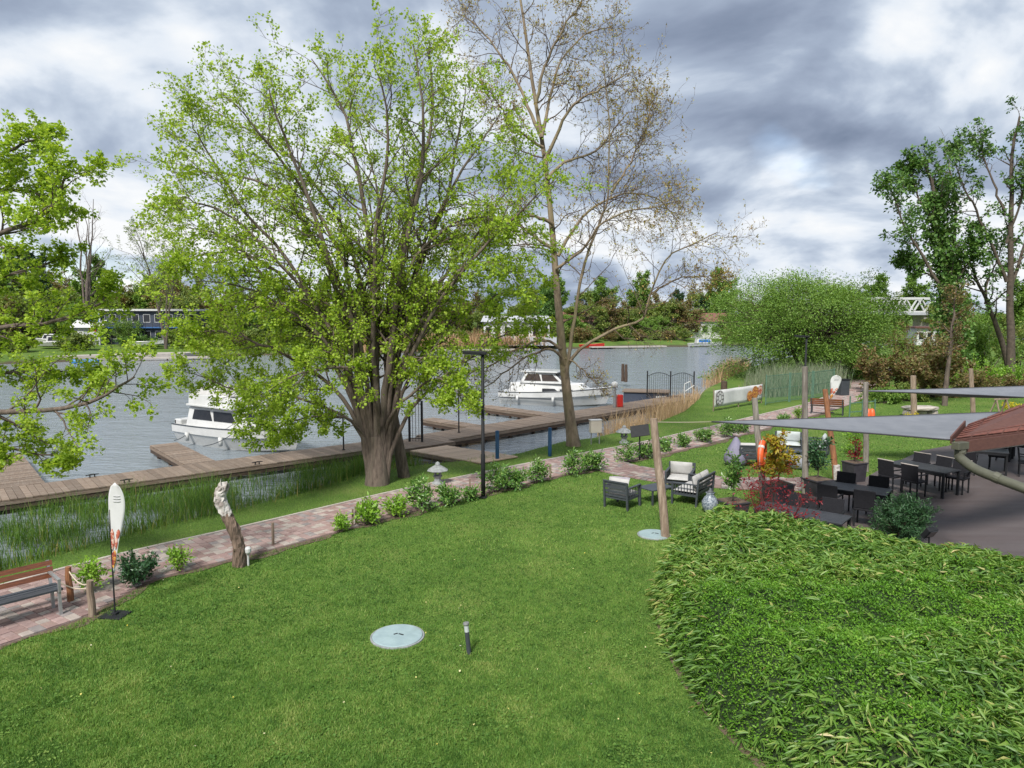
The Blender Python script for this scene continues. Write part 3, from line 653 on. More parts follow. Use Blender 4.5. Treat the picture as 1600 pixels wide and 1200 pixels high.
# ---- the linden whose branches reach in from the left edge
def left_linden():
    rg = np.random.default_rng(21); Y = 13.6; S = 18; tt = np.linspace(0, 1, S); X0 = -230
    raw = [([(X0, 930), (X0 + 5, 700), (X0 + 20, 400), (X0 + 60, 150), (X0 + 100, -60)], 0, .26),
           ([(X0 + 5, 690), (-120, 640), (0, 645), (100, 640), (155, 620), (205, 590)], -.6, .085),
           ([(X0 + 5, 640), (-110, 560), (-10, 510), (70, 500), (140, 480), (165, 462)], .8, .075),
           ([(X0 + 10, 560), (-100, 430), (-10, 370), (60, 345), (100, 300), (112, 262)], -.4, .08),
           ([(X0 + 20, 420), (-100, 300), (-20, 250), (30, 225), (60, 212)], .9, .075),
           ([(X0 + 5, 720), (-110, 680), (-10, 690), (60, 700), (105, 712)], .2, .06),
           ([(X0 + 10, 520), (-110, 470), (-10, 440), (60, 420), (105, 400)], 2.2, .07),
           ([(X0 + 5, 660), (-100, 600), (0, 585), (80, 580), (130, 590)], 1.6, .06),
           ([(X0 + 15, 480), (-100, 330), (0, 300), (50, 310), (85, 330)], 1.8, .06)]
    P0 = []; R0 = []
    for px, dy, r in raw:
        k = len(px); P0.append(resamp3([Z(a, b, Y + dy * (i / (k - 1))) for i, (a, b) in enumerate(px)], S)); R0.append(r * (1 - .8 * tt ** .8))
    P0 = np.array(P0); R0 = np.array(R0); P0[0, 0, 2] = -.5; P0[1:, 2:] += np.cumsum(rg.normal(size=P0[1:, 2:].shape) * .018, axis=1)
    ln0 = np.linalg.norm(np.diff(P0, axis=1), axis=-1).sum(1); wood = [tubes(P0, R0, 9)]; lnx = ln0.copy(); lnx[0] *= .25
    s1 = sprout(rg, P0, R0, lnx, 20, .25, 1, (R(28), R(60)), .19, .5, .4)
    P1, R1 = grow(rg, *s1[:3], np.clip(s1[3], .006, .03), 7, .14, (0, 0, .03)); wood.append(tubes(P1, R1, 5))
    s2 = sprout(rg, P1, R1, s1[2], 5, .2, 1, (R(28), R(60)), .45, .6, .4)
    P2, R2 = grow(rg, *s2[:3], np.clip(s2[3], .004, .012), 4, .15, (0, 0, 0)); tw = [tubes(P2, R2, 3)]
    s3 = sprout(rg, P2, R2, s2[2], 3, .25, 1, (R(28), R(60)), .5, .6, .3)
    P3, R3 = grow(rg, *s3[:3], np.clip(s3[3], .003, .006), 3, .15, (0, 0, -.02)); tw.append(tubes(P3, R3, 3))
    pos, T = on_twigs(rg, P3, 10, .04); p2, T2 = on_twigs(rg, P2, 9, .045, .3); pos = np.concatenate([pos, p2]); T = np.concatenate([T, T2])
    lf = leaves(rg, pos, .066, .85, .4, T, .12); b = P0[0, 0]
    return put_tree('linden_tree', 'lime-green leafy tree whose branches reach in from the left edge', 'tree', (b[0], b[1], 0), wood, tw, lf, (M['bark'], M['bark_dark'], M['leaf_linden']))
left_linden()

# ---- general broadleaf builder for the further trees
def broadleaf(name, label, base, h, wd, leafm, seed, n_leaf=9000, lsz=.3, stems=1, trunk=.3, lean=(0, 0), clear=.25, upright=.5, bark='bark_far', group=None, ivy=0, shape='round', per=9, wid=.7, rz=0):
    rg = np.random.default_rng(seed); b = np.array(base, float); S = 14; tt = np.linspace(0, 1, S); P0 = []; R0 = []
    for s in range(stems):
        a = rg.uniform(0, 6.28); sp = (wd * .22 if stems > 1 else 0) * rg.uniform(.5, 1.2)
        top = b + np.array([math.cos(a) * sp + lean[0], math.sin(a) * sp + lean[1], h * rg.uniform(.82, .95)])
        P = b[None] + (top - b)[None] * tt[:, None] ** np.array([1.3, 1.3, 1.])[None]; P += np.cumsum(rg.normal(size=P.shape) * h * .008, 0) * tt[:, None]; P0.append(P); R0.append(trunk / math.sqrt(stems) * (1 - .85 * tt))
    P0 = np.array(P0); R0 = np.array(R0); P0[:, 0, 2] -= .3; ln0 = np.full(stems, wd * .62)
    k1 = max(6, int(26 / stems)); s1 = sprout(rg, P0, R0, ln0, k1, clear, .97, (R(35), R(80)) if upright < .5 else (R(22), R(50)), 1.0, .5, .55 if shape == 'round' else .3)
    P1, R1 = grow(rg, *s1[:3], np.maximum(s1[3], .02), 7, .15, (0, 0, .10 if upright >= .5 else .02)); wood = [tubes(P0, R0, 8), tubes(P1, R1, 4)]
    s2 = sprout(rg, P1, R1, s1[2], 7, .2, 1, (R(25), R(65)), .42, .5, .3)
    P2, R2 = grow(rg, *s2[:3], np.maximum(s2[3], .012), 4, .2, (0, 0, .02)); tw = [tubes(P2, R2, 3)]
    lf = None
    if n_leaf:
        kk = max(1, int(n_leaf / len(P2))); pos, T = on_twigs(rg, P2, kk, lsz * .55, .1)
        lf = leaves(rg, pos, lsz, wid, .35, T, .1)
    if ivy:
        n = ivy; t = rg.uniform(.05, .75, n) * (S - 1); i = t.astype(int); f = (t - i)[:, None]; si = rg.integers(0, stems, n)
        p = P0[si, i] * (1 - f) + P0[si, i + 1] * f; a = rg.uniform(0, 6.28, n); rr = np.abs(rg.normal(size=n)) * wd * .06 + trunk
        p += np.stack([np.cos(a) * rr, np.sin(a) * rr, 0 * a], 1); lv = leaves(rg, p, lsz, .8, .1); lf = lv if lf is None else join_leaves([lf, lv])
    return put_tree(name, label, 'tree', tuple(b), wood, tw, lf, (M[bark], M[bark], M[leafm]), group)
def bush(name, label, base, h, wd, dp, leafm, seed, n=3500, lsz=.16, group=None, cat='shrub', lobes=7, wid=.6, bark='bark_dark', k1=7, blen=.5):
    rg = np.random.default_rng(seed); b = np.array(base, float); k = max(5, lobes)
    a = rg.uniform(0, 6.28, k); r = np.sqrt(rg.uniform(0, 1, k)); tip = np.stack([np.cos(a) * r * wd * .42, np.sin(a) * r * dp * .42, h * rg.uniform(.6, .92, k) * (1 - .35 * r ** 2)], 1)
    tt = np.linspace(0, 1, 6); P = tip[:, None] * tt[None, :, None] ** np.array([.8, .8, 1.]); P[..., 2] -= .05; Rd = np.full((k, 1), max(.008, h * .012)) * (1 - .7 * tt)[None]
    s1 = sprout(rg, P, Rd, np.full(k, h * blen), k1, .2, 1, (R(25), R(70)), 1, .6, .4); P1, R1 = grow(rg, *s1[:3], np.maximum(s1[3], .003), 4, .15, (0, 0, .08))
    pos, T = on_twigs(rg, P1, max(1, int(n / len(P1))), lsz * .5, .1); pos[:, 2] = np.abs(pos[:, 2]) + .02
    t = thing(name, label, cat, tuple(b), 0, group); v, f = merge([tubes(P, Rd, 5), tubes(P1, R1, 3)]); mesh_np('stems', v, f, M[bark], parent=t)
    v, f, a_ = leaves(rg, pos, lsz, wid, .3, T, .05); mesh_np('foliage', v, f, M[leafm], var=a_, parent=t)
    return t

def px_tree(name, label, raw, Y, leafm, seed, n1=16, lr=.34, per=7, lsz=.22, bark='bark', ivy=0, mass=.5, keep=1.0):
    rg = np.random.default_rng(seed); S = 16; tt = np.linspace(0, 1, S); P0 = []; R0 = []
    for px, dy, r in raw:
        k = len(px); P0.append(resamp3([Z(a, b, Y + dy * i / (k - 1)) for i, (a, b) in enumerate(px)], S)); R0.append(r * .7 * (1 - .82 * tt ** .7))
    P0 = np.array(P0); R0 = np.array(R0); P0[0, 0, 2] = -.3; P0[:, 2:] += np.cumsum(rg.normal(size=P0[:, 2:].shape) * .06, axis=1); ln0 = np.linalg.norm(np.diff(P0, axis=1), axis=-1).sum(1); lnx = np.minimum(ln0, 8.0)
    s1 = sprout(rg, P0, R0, lnx, n1, .38, 1, (R(25), R(62)), lr, .5, .35); P1, R1 = grow(rg, *s1[:3], np.clip(s1[3], .015, .07), 7, .16, (0, 0, .06)); s2 = sprout(rg, P1, R1, s1[2], 6, .25, 1, (R(25), R(65)), .42, .5, .3); P2, R2 = grow(rg, *s2[:3], np.maximum(s2[3], .01), 4, .2, (0, 0, .0))
    cl = rg.uniform(0, 1, len(P1)) < keep; P2k = P2[np.repeat(cl, 6)]; pos, T = on_twigs(rg, P2k, per, lsz * mass, .15); lf = [leaves(rg, pos, lsz, .6, .3, T, .15)]
    if ivy:
        t = rg.uniform(.12, .8, ivy) * (S - 1); i = t.astype(int); f = (t - i)[:, None]; p = P0[0, i] * (1 - f) + P0[0, i + 1] * f; a = rg.uniform(0, 6.28, ivy); rr = np.abs(rg.normal(size=ivy)) * .45 + .35; lf.append(leaves(rg, p + np.stack([np.cos(a) * rr, np.sin(a) * rr, 0 * a], 1), lsz, .8, .1))
    b = P0[0, 0]; return put_tree(name, label, 'tree', (b[0], b[1], 0), [tubes(P0, R0, 9), tubes(P1, R1, 4), tubes(P2, R2, 3)], None, join_leaves(lf), (M[bark], M['bark_dark'], M[leafm]))

def dome_tree(name, label, base, h, wd, dp, leafm, seed, ncl=160, per=220, lsz=.2, low=.1, bark='bark_dark', group=None, wid=.5, trunk=.18, stems=4):
    rg = np.random.default_rng(seed); b = np.array(base, float); ph = np.arccos(rg.uniform(-.85, 1, ncl)); th = rg.uniform(0, 6.28, ncl); rr = rg.uniform(.3, 1, ncl) ** .45 * rg.uniform(.8, 1.08, ncl) * (.72 + .42 * vnoise(th * 1.7 + seed, ph * 2.4, 12))
    z0 = h * .46; c = np.stack([np.cos(th) * np.sin(ph) * wd / 2, np.sin(th) * np.sin(ph) * dp / 2, np.where(np.cos(ph) > 0, np.cos(ph) * (h - z0) * .95, np.cos(ph) * (z0 - h * low) * 1.6)], 1) * rr[:, None]; c[:, 2] += z0
    sa = rg.uniform(0, 6.28, stems); st = np.stack([np.cos(sa) * wd * .14, np.sin(sa) * dp * .14, np.full(stems, h * .42)], 1); tt = np.linspace(0, 1, 7)
    P0 = st[:, None] * tt[None, :, None] ** np.array([1.4, 1.4, 1.0]); P0[:, 0, 2] -= .2; R0 = np.full((stems, 1), trunk) * (1 - .6 * tt)[None]
    si = rg.integers(0, stems, ncl); q = P0[si, rg.integers(3, 7, ncl)]; mid = (q + c) / 2 + np.array([0, 0, h * .03]); P1 = np.stack([q, q * .6 + mid * .4, mid, mid * .45 + c * .55 + [0, 0, h * .012], c], 1); P1[:, 1:4] += rg.normal(size=(ncl, 3, 3)) * wd * .008; R1 = np.full((ncl, 1), trunk * .28) * np.linspace(1, .25, 5)[None]
    rc = wd * .062 * rg.uniform(.6, 1.3, ncl); n = per; o = unit(rg.normal(size=(ncl, n, 3))) * (rg.uniform(0, 1, (ncl, n, 1)) ** .45 * 1.75) * rc[:, None, None] * np.array([1, 1, .5]); o[..., 2] -= .25 * (o[..., 0] ** 2 + o[..., 1] ** 2) / rc[:, None]; pos = (c[:, None] + o).reshape(-1, 3); pos[:, 2] = np.maximum(pos[:, 2], .1); out = (o + .3 * c[:, None]).reshape(-1, 3)
    t = thing(name, label, 'tree', tuple(b), 0, group); v, f = merge([tubes(P0, R0, 7), tubes(P1, R1, 4)]); mesh_np('trunk', v, f, M[bark], smooth=True, parent=t); v, f, a = leaves(rg, pos, lsz, wid, .45, unit(out), .15); mesh_np('crown', v, f, M[leafm], var=a, parent=t)
    return t

# ------------------------------------------------------------------ trees at middle distance and on the far bank
def gz(x, y): return float(ground_h(np.array([float(x)]), np.array([float(y)]))[0])
def gp(px, Y):
    x = (px - 800) / FPX * Y / math.cos(PITCH) * 1.0; return (x, Y, gz(x, Y))
dome_tree('willow_tree', 'broad rounded light green tree leaning over the bank behind the white banner', gp(1255, 57), 9.5, 16.2, 13, 'leaf_willow', 31, 280, 330, .155, .02, trunk=.22, stems=5)
px_tree('poplar_tree', 'tall tree with ivy-clad trunk and clumped dark crown at the right', [([(1502, 602), (1490, 530), (1478, 450), (1464, 370), (1452, 300), (1440, 255)], .5, .62), ([(1480, 460), (1445, 400), (1415, 345), (1398, 290)], -1.5, .22), ([(1478, 440), (1492, 360), (1488, 290), (1476, 235)], 1.2, .25), ([(1476, 450), (1435, 430), (1400, 415)], 1.0, .16), ([(1480, 460), (1512, 415), (1530, 370)], -1, .18), ([(1460, 350), (1425, 300), (1410, 262)], 1.5, .16)], 52, 'leaf_ivy', 32, 20, .30, 15, .24, ivy=6500, keep=.9)
px_tree('poplar_tree', 'tallest dark-trunked tree with sparse crown at the right edge', [([(1580, 604), (1577, 520), (1573, 430), (1569, 330), (1571, 240), (1577, 185)], .5, .5), ([(1573, 440), (1542, 355), (1517, 300), (1502, 255)], -1.4, .2), ([(1575, 470), (1602, 380), (1622, 300), (1640, 230)], 1.0, .22), ([(1570, 330), (1546, 262), (1540, 212)], 1.2, .15), ([(1573, 380), (1592, 300), (1602, 215)], -1.2, .16), ([(1575, 420), (1610, 390), (1650, 380)], -1, .12)], 51, 'leaf_ivy', 33, 18, .25, 11, .22, bark='bark_dark', keep=.8)
px_tree('forked_tree', 'dark forked tree leaning left below the tallest right tree', [([(1582, 606), (1565, 540), (1545, 480), (1522, 440), (1506, 400)], -.8, .4), ([(1540, 475), (1548, 420), (1560, 370)], 1, .16), ([(1524, 445), (1500, 430), (1480, 420)], 1, .12)], 53.5, 'leaf_ivy', 34, 16, .40, 13, .22, bark='bark_dark', keep=.9)
broadleaf('thin_tree', 'thin straight trunk standing by the reddish shrubs on the right', gp(1478, 40), 6.8, 2.4, 'leaf_rust', 35, 1500, .13, 1, .16, (.1, 0), .45, .4, 'bark')
for k, (px, Y, h, wd, lm, lb) in enumerate([
    (1390, 46, 3.1, 6.5, 'leaf_rust', 'reddish brown shrub with low spreading twigs left of the ivy-clad tree'),
    (1460, 44, 3.4, 6.0, 'leaf_rust', 'reddish brown shrub right in front of the ivy-clad tree'),
    (1340, 58, 2.4, 5.0, 'leaf_willow', 'low bright green shrub between the round tree and the reddish shrubs'),
    (1535, 56, 4.6, 6.0, 'leaf_willow', 'bright green shrub between the two tall right trees'),
    (1590, 62, 5.2, 7.0, 'leaf_mixed', 'yellow-green shrub behind the tallest tree at the right edge'),
    (1425, 72, 4.2, 9.0, 'leaf_rust', 'pale brownish thicket behind the ivy-clad tree'),
    (1500, 78, 6.5, 10., 'leaf_willow', 'wide green thicket in the distance behind the ivy-clad tree'),
    (1345, 80, 5.0, 9.0, 'leaf_mixed', 'yellow-green thicket beyond the round bank tree')]):
    bush('shrub', lb, gp(px, Y), h, wd, wd * .7, lm, 60 + k, 6500, .2, lobes=12, wid=.55)
# far bank: a few built kinds, copied along the water
kinds = [dome_tree('far_tree', 'x', (0, 0, 0), 9.5, 9.5, 9, 'leaf_mixed', 41, 70, 110, .42, .08, 'bark_far'),
         broadleaf('far_tree', 'x', (0, 0, 0), 9, 8.5, 'leaf_rust', 42, 5500, .36, 4, .35, clear=.15, upright=.3),
         broadleaf('far_tree', 'x', (0, 0, 0), 13, 7.0, 'leaf_willow', 43, 9000, .42, 2, .4, clear=.15, upright=.6),
         broadleaf('far_tree', 'x', (0, 0, 0), 12, 4.2, 'leaf_pine', 44, 7000, .38, 1, .3, clear=.08, upright=.3),
         dome_tree('far_tree', 'x', (0, 0, 0), 6.5, 9.5, 9, 'leaf_willow', 45, 70, 120, .36, .04, 'bark_far')]
FARG = ['yellow-green tree in the row along the far river bank', 'brownish spring tree in the row along the far river bank', 'upright green tree in the row along the far river bank', 'dark conifer among the trees along the far river bank', 'low round green tree in the row along the far river bank']
spots = [(-40, 110, 0, 1.0), (20, 118, 2, 1.1), (60, 122, 3, 1.2), (170, 125, 0, .8), (205, 112, 4, .8), (238, 128, 2, .75), (262, 120, 1, .9), (300, 124, 0, 1.0), (345, 128, 1, .9), (390, 126, 0, .95), (430, 122, 1, .75), (475, 130, 0, .9), (520, 126, 1, .8),
         (560, 132, 2, .75), (600, 128, 0, .8), (645, 130, 1, .85), (690, 134, 0, .7), (735, 132, 1, .8), (775, 140, 2, .7), (815, 136, 0, .75), (855, 138, 1, .7), (900, 142, 0, .75), (945, 138, 2, .85), (985, 145, 1, .75), (1020, 148, 0, .7), (1055, 150, 3, .8), (1075, 146, 0, .7), (1095, 152, 3, .75),
         (1125, 150, 2, 1.1), (1150, 158, 0, .9), (1180, 160, 1, .9), (1215, 168, 3, .9), (1250, 170, 0, .9), (1300, 175, 2, .8), (1335, 178, 0, .8), (1360, 190, 2, 1.15), (1395, 196, 0, 1.1), (1425, 190, 2, 1.1), (1460, 175, 0, .9), (1500, 160, 2, .9), (1545, 150, 0, .9), (1590, 150, 2, 1.0), (1640, 140, 0, 1.0),
         (100, 160, 1, 1.2), (190, 170, 4, 1.2), (290, 175, 0, 1.0), (420, 165, 0, .95), (505, 170, 2, .95), (580, 165, 0, .95), (670, 170, 2, .9), (760, 175, 0, .9), (840, 178, 1, 1.0), (920, 180, 0, 1.05), (1000, 185, 2, 1.0), (1090, 190, 0, 1.1)]
LM = [(-100, 'at the left edge of the far bank'), (30, 'behind the left branches on the far bank'), (110, 'left of the blue boathouse on the far bank'), (185, 'above the left half of the blue boathouse'), (250, 'above the right half of the blue boathouse'), (290, 'behind the left of the leafy crown'), (370, 'behind the left inner part of the leafy crown'), (460, 'behind the middle of the leafy crown'), (550, 'behind the stems of the leafy crown'), (640, 'behind the right of the leafy crown'), (700, 'behind the right fringe of the leafy crown'), (760, 'above the white clubhouse'), (845, 'behind the plane trunk'), (890, 'above the brown timber house'), (940, 'right of the brown timber house'), (1010, 'above the pale wide house'), (1065, 'above the red-roofed white house'), (1112, 'left of the round bank tree'), (1170, 'behind the round bank tree'), (1345, 'beside the truss bridge, left part'), (1410, 'beside the truss bridge, right part'), (1480, 'behind the ivy-clad tree'), (1530, 'between the tall right trees'), (1575, 'at the right edge behind the tallest tree'), (1620, 'outermost at the right edge')]
KN = ['yellow-green tree', 'brownish spring tree', 'upright green tree', 'dark conifer', 'low round green tree']
for _k, _px in enumerate(list(range(110, 300, 21)) + [825, 842, 868, 893, 915, 938, 958, 990, 1012, 1035, 1052, 1078]): spots.append((_px, (128 if _px < 400 else 150) + rnd.uniform(0, 14), (0, 4, 2, 0, 1)[_k % 5], rnd.uniform(.8, 1.1) if _px < 400 else rnd.uniform(.62, .85)))
NB_ = len(spots)
for _k, _px in enumerate(list(range(-60, 135, 34)) + list(range(290, 770, 38)) + [858, 885, 925, 948, 975, 1005, 1025, 1045, 1065, 1135, 1160]): spots.append((_px, float(np.interp(_px, [0, 200, 700, 1100], [96, 106, 120, 141])) + rnd.uniform(0, 5), (4, 0, 1, 0, 4)[_k % 5], rnd.uniform(.55, .85)))
first = set()
for k, (px, Y, ki, sc) in enumerate(spots):
    p = gp(px, Y); rz = rnd.uniform(0, 6.28); s = sc * rnd.uniform(.88, 1.1); lb = KN[ki] + (' in front, ' if k >= NB_ else ' at the back, ' if k >= 43 else ' ') + [w_ for q, w_ in LM if px >= q][-1]
    if ki not in first:
        first.add(ki); o = kinds[ki]; o.location = p; o.rotation_euler = (0, 0, rz); o.scale = (s, s, s); tag(o, lb, None, 'trees along the far bank')
    else: copy_tree(kinds[ki], p, rz, lb, 'trees along the far bank', scl=s)
bankb = [bush('bank_bush', 'x', (0, 0, 0), 2.6, 6, 4, 'leaf_mixed', 81, 3500, .3, lobes=9), bush('bank_bush', 'x', (0, 0, 0), 2.2, 6, 4, 'leaf_rust', 82, 2600, .26, lobes=9)]
BBL = ['yellow-green bush at the water line of the far bank', 'brownish bush at the water line of the far bank']
for k, px in enumerate(list(range(290, 740, 30)) + [745, 842, 862, 880, 905, 925, 950, 970, 1000, 1020, 1042, 1060, 1130, 1150, -20, 15, 40, 300, 340, 380, 640, 680, 720, 120]):
    Y = np.interp(px, [0, 200, 700, 1100], [88, 99, 114, 134]) + rnd.uniform(0, 6); p = gp(px, Y); ki = k % 2
    if k < 2: o = bankb[k]; o.location = p; tag(o, BBL[ki], None, 'bushes along the far waterline')
    else: copy_tree(bankb[ki], p, rnd.uniform(0, 6), ('yellow-green bush at the far waterline ' if ki == 0 else 'brownish bush at the far waterline ') + [w_ for q, w_ in LM if px >= q][-1], 'bushes along the far waterline', scl=rnd.uniform(.7, 1.2))
broadleaf('bare_tree', 'tall bare tree standing on the far bank at the left', gp(140, 104), 21.5, 10, 'leaf_rust', 51, 0, .3, 4, .5, clear=.3, upright=.8)
broadleaf('willow_tree', 'thin-leaved grey-green willow on the far bank left of the big leafy tree', gp(262, 100), 17, 13, 'leaf_mixed', 52, 5000, .26, 4, .4, clear=.25, upright=.5, wid=.35)
broadleaf('conifer_tree', 'dark narrow conifer behind the branches at the left edge', gp(72, 105), 14.5, 3.6, 'leaf_pine', 53, 8000, .3, 1, .3, clear=.05, upright=.3, ivy=3000)
bush('weeping_bush', 'bright green weeping bush in front of the long blue boathouse', gp(200, 103.5), 4.6, 4.6, 3, 'leaf_willow', 54, 4200, .22, lobes=10, wid=.35)
for k, px in enumerate((858, 846)):
    broadleaf('ivy_tree', ('dark ivy-covered tree behind the bare plane trunk', 'dark ivy-covered tree just left of the bare plane trunk on the far bank')[k], gp(px, 128 + 4 * k), 13 - 3 * k, 4, 'leaf_ivy', 55 + k, 4500, .34, 1, .3, clear=.08, upright=.3, ivy=1500)

# ------------------------------------------------------------------ lawn grass (real blades, thinner with distance)
def blades(rg, x, y, z, h, wdt, lean=.5, name='lawn_grass', m=None, var=None):
    n = len(x); a = rg.uniform(0, 6.28, n); sd = np.stack([np.cos(a), np.sin(a), 0 * a], 1); b = rg.uniform(0, 6.28, n); l = np.abs(rg.normal(size=n)) * lean
    base = np.stack([x, y, z], 1); tip = base + np.stack([np.cos(b) * l * h, np.sin(b) * l * h, h], 1)
    V = np.stack([base - sd * wdt[:, None] / 2, base + sd * wdt[:, None] / 2, tip], 1).reshape(-1, 3); F = np.arange(3 * n).reshape(-1, 3)
    return V, F, np.repeat(var if var is not None else rg.uniform(0, 1, n), 3)
M['grass'] = leafmat('lawn blade', [(.048, .118, .024), (.094, .205, .038), (.145, .275, .052), (.215, .335, .075), (.34, .40, .13)], .35, .6, .2)
M['reed'] = leafmat('green reed', [(.042, .10, .017), (.07, .15, .022), (.105, .20, .03), (.17, .22, .045), (.32, .25, .10)], .25, .5)
M['dry_reed'] = leafmat('dry reed', [(.32, .20, .11), (.46, .31, .18), (.58, .42, .26), (.40, .30, .19)], .25, .7)
M['grey_reed'] = leafmat('grey reed', [(.13, .19, .10), (.20, .25, .16), (.30, .31, .22), (.10, .17, .07)], .25, .7)
HEDGE = [(3.35, 6.6), (2.96, 7.75), (2.53, 8.9), (2.46, 10.9), (2.62, 12.6), (3.1, 13.7), (4.2, 14.7), (5.3, 14.5), (6.3, 13.5), (7.7, 13.0), (9.3, 12.0), (12.5, 11), (12.5, 3.5), (4.6, 3.5)]
TERR = [(5.3, 15.2), (6.3, 17.6), (7.9, 19.3), (10.6, 21.4), (12.3, 23.3), (15.5, 26.5), (22, 30.5), (34, 32), (34, 6), (6.5, 6)]
pathl = [tuple(p - n * h) for p, n, h in zip(pl[::3], PN[::3], HR[::3] + .12)]
LAWN = [p for p in pathl] + [(45, 60), (45, 5), (-9.5, 4)]
def lawn():
    rg = np.random.default_rng(2); n = 1500000
    px = rg.uniform(-60, 1660, n); py = rg.uniform(600, 1260, n); u = (px - 800) / FPX; v = (600 - py) / FPX
    dy = math.cos(PITCH) + v * math.sin(PITCH); dz = -math.sin(PITCH) + v * math.cos(PITCH); t = -CAM_H / dz; x = u * t; y = dy * t
    k = (y > 5) & (y < 46) & in_poly(x, y, LAWN) & ~in_poly(x, y, TERR) & ~in_poly(x, y, [(a + .12, b) for a, b in HEDGE])
    k &= dist_line(x, y, [tuple(p) for p in pb]) > .85
    for cx, cy, r in ((-1.86, 11.03, .47), (3.25, 16.4, .5)): k &= np.hypot(x - cx, y - cy) > r
    x, y = x[k], y[k]; 
    if len(x) > 440000: s = rg.permutation(len(x))[:440000]; x, y = x[s], y[s]
    d = np.hypot(x, y); ed = dist_line(x, y, HEDGE + HEDGE[:1]); 
    lm = lumps(x * .42, y * .42) * .55 + lumps(x * 2.0 + 5, y * 2.0) * .45; yel = np.clip((vnoise(x * .7 + 11, y * .7, 8) - .72) * 4, 0, 1) * np.clip((vnoise(x * 2.2, y * 2.2 + 5, 9) - .45) * 4, 0, 1)
    var = np.clip(rg.normal(.42, .23, len(x)) + (lm - .5) * .8 + (vnoise(x * 7, y * 7, 6) - .5) * .42 + yel * .35, 0, 1)
    cl = vnoise(x * 11, y * 11, 5); h = rg.uniform(.018, .05, len(x)) * (1 + (lm - .5) * .5) * (.55 + .9 * cl) * np.interp(ed, [0, .4], [.6, 1]); wdt = rg.uniform(.006, .016, len(x)) * np.clip(d / 10, 1, 3)
    V, F, A = blades(rg, x, y, np.full(len(x), -.002), h, wdt, .7, var=var)
    tag(mesh_np('lawn_grass', V, F, M['grass'], var=A), 'short mown green lawn around the path and terrace', 'grass', kind='stuff')
    # grass strip on the river side of the path, longer and rougher
    n = 230000; x = rg.uniform(-13, 14, n); y = rg.uniform(8, 45, n); d = dist_line(x, y, [tuple(p) for p in pl]); ds = dist_line(x, y, SHORE)
    k = in_poly(x, y, NEAR_POLY) & (d > 1.08) & in_poly(x, y, [tuple(p) for p in pl] + [(60, 90), (-60, 90), (-40, 0)])
    x, y, ds = x[k], y[k], ds[k]; h = rg.uniform(.03, .09, len(x)) * np.interp(ds, [0, .5, 1], [2.2, 1.2, 1.0]); V, F, A = blades(rg, x, y, np.full(len(x), -.004), h, rg.uniform(.006, .012, len(x)), .6, var=np.clip(rg.normal(.52, .2, len(x)), 0, 1))
    tag(mesh_np('bank_grass', V, F, M['grass'], var=A), 'rough grass strip between the paved path and the water', 'grass', kind='stuff')
lawn()
def weeds():
    rg = np.random.default_rng(19); n = 42000; px = rg.uniform(-40, 1250, n); py = rg.uniform(700, 1230, n); u = (px - 800) / FPX; v = (600 - py) / FPX; dz = -math.sin(PITCH) + v * math.cos(PITCH); t = -CAM_H / dz; x = u * t; y = (math.cos(PITCH) + v * math.sin(PITCH)) * t
    k = in_poly(x, y, LAWN) & ~in_poly(x, y, TERR) & ~in_poly(x, y, HEDGE) & (dist_line(x, y, [tuple(p) for p in pb]) > .95) & (rg.uniform(0, 1, n) < np.clip((lumps(x * 1.4 + 9, y * 1.4) - .42) * 3.2, 0, 1))
    for cx, cy, r in ((-1.86, 11.03, .5), (3.25, 16.4, .5)): k &= np.hypot(x - cx, y - cy) > r
    x, y = x[k], y[k]; V, F, A = leaves(rg, np.stack([x, y, rg.uniform(.012, .04, len(x))], 1), .034, .75, 1.0, None, -.1, .1); A = np.clip(A * .5 + np.repeat(lumps(x * .6, y * .6), 4) * .5, 0, 1)
    tag(mesh_np('lawn_clover', V, F, leafmat('clover and plantain leaf', [(.05, .12, .022), (.09, .19, .035), (.15, .26, .05), (.24, .32, .08)], .3, .6, .2), var=A), 'patches of clover and broad weeds growing through the lawn', 'clover', kind='stuff')
weeds()
def hedge_soil():
    rg = np.random.default_rng(23); L_ = HEDGE[0:6]; pts = resample([Vector((a, b, 0)) for a, b in [(3.9, 5.6)] + L_], .12); T = np.gradient(pts, axis=0); T /= np.hypot(T[:, 0], T[:, 1])[:, None]; Nn = np.stack([-T[:, 1], T[:, 0]], 1); rows = []
    for i, (p, n) in enumerate(zip(pts, Nn)):
        w_ = .03 + .26 * vnoise(np.array([i * .09]), np.array([.5]), 4)[0] * np.interp(p[1], [7, 9.5, 13], [1.2, .8, .35]); rows.append([(p[0] - n[0] * .3, p[1] - n[1] * .3, .006), (p[0] + n[0] * w_, p[1] + n[1] * w_, .010)])
    tag(MB().grid(rows).build('hedge_soil', M['soil']), kind='structure')
hedge_soil()
def clover():
    rg = np.random.default_rng(9); n = 80; px = rg.uniform(60, 1150, n); py = rg.uniform(780, 1190, n); P = []
    for a, b in zip(px, py):
        g = G(a, b)
        if in_poly(np.array([g.x]), np.array([g.y]), LAWN)[0] and not in_poly(np.array([g.x]), np.array([g.y]), HEDGE)[0]: P.append((g.x, g.y, .04))
    V, F, A = leaves(rg, np.array(P), .028, .9, .8); tag(mesh_np('lawn_flowers', V, F, leafmat('small yellow and white flowers', [(.6, .5, .04), (.7, .65, .5), (.65, .6, .1)], .2), var=A), 'tiny yellow and white flowers dotted over the lawn', 'flowers', kind='stuff')
clover()

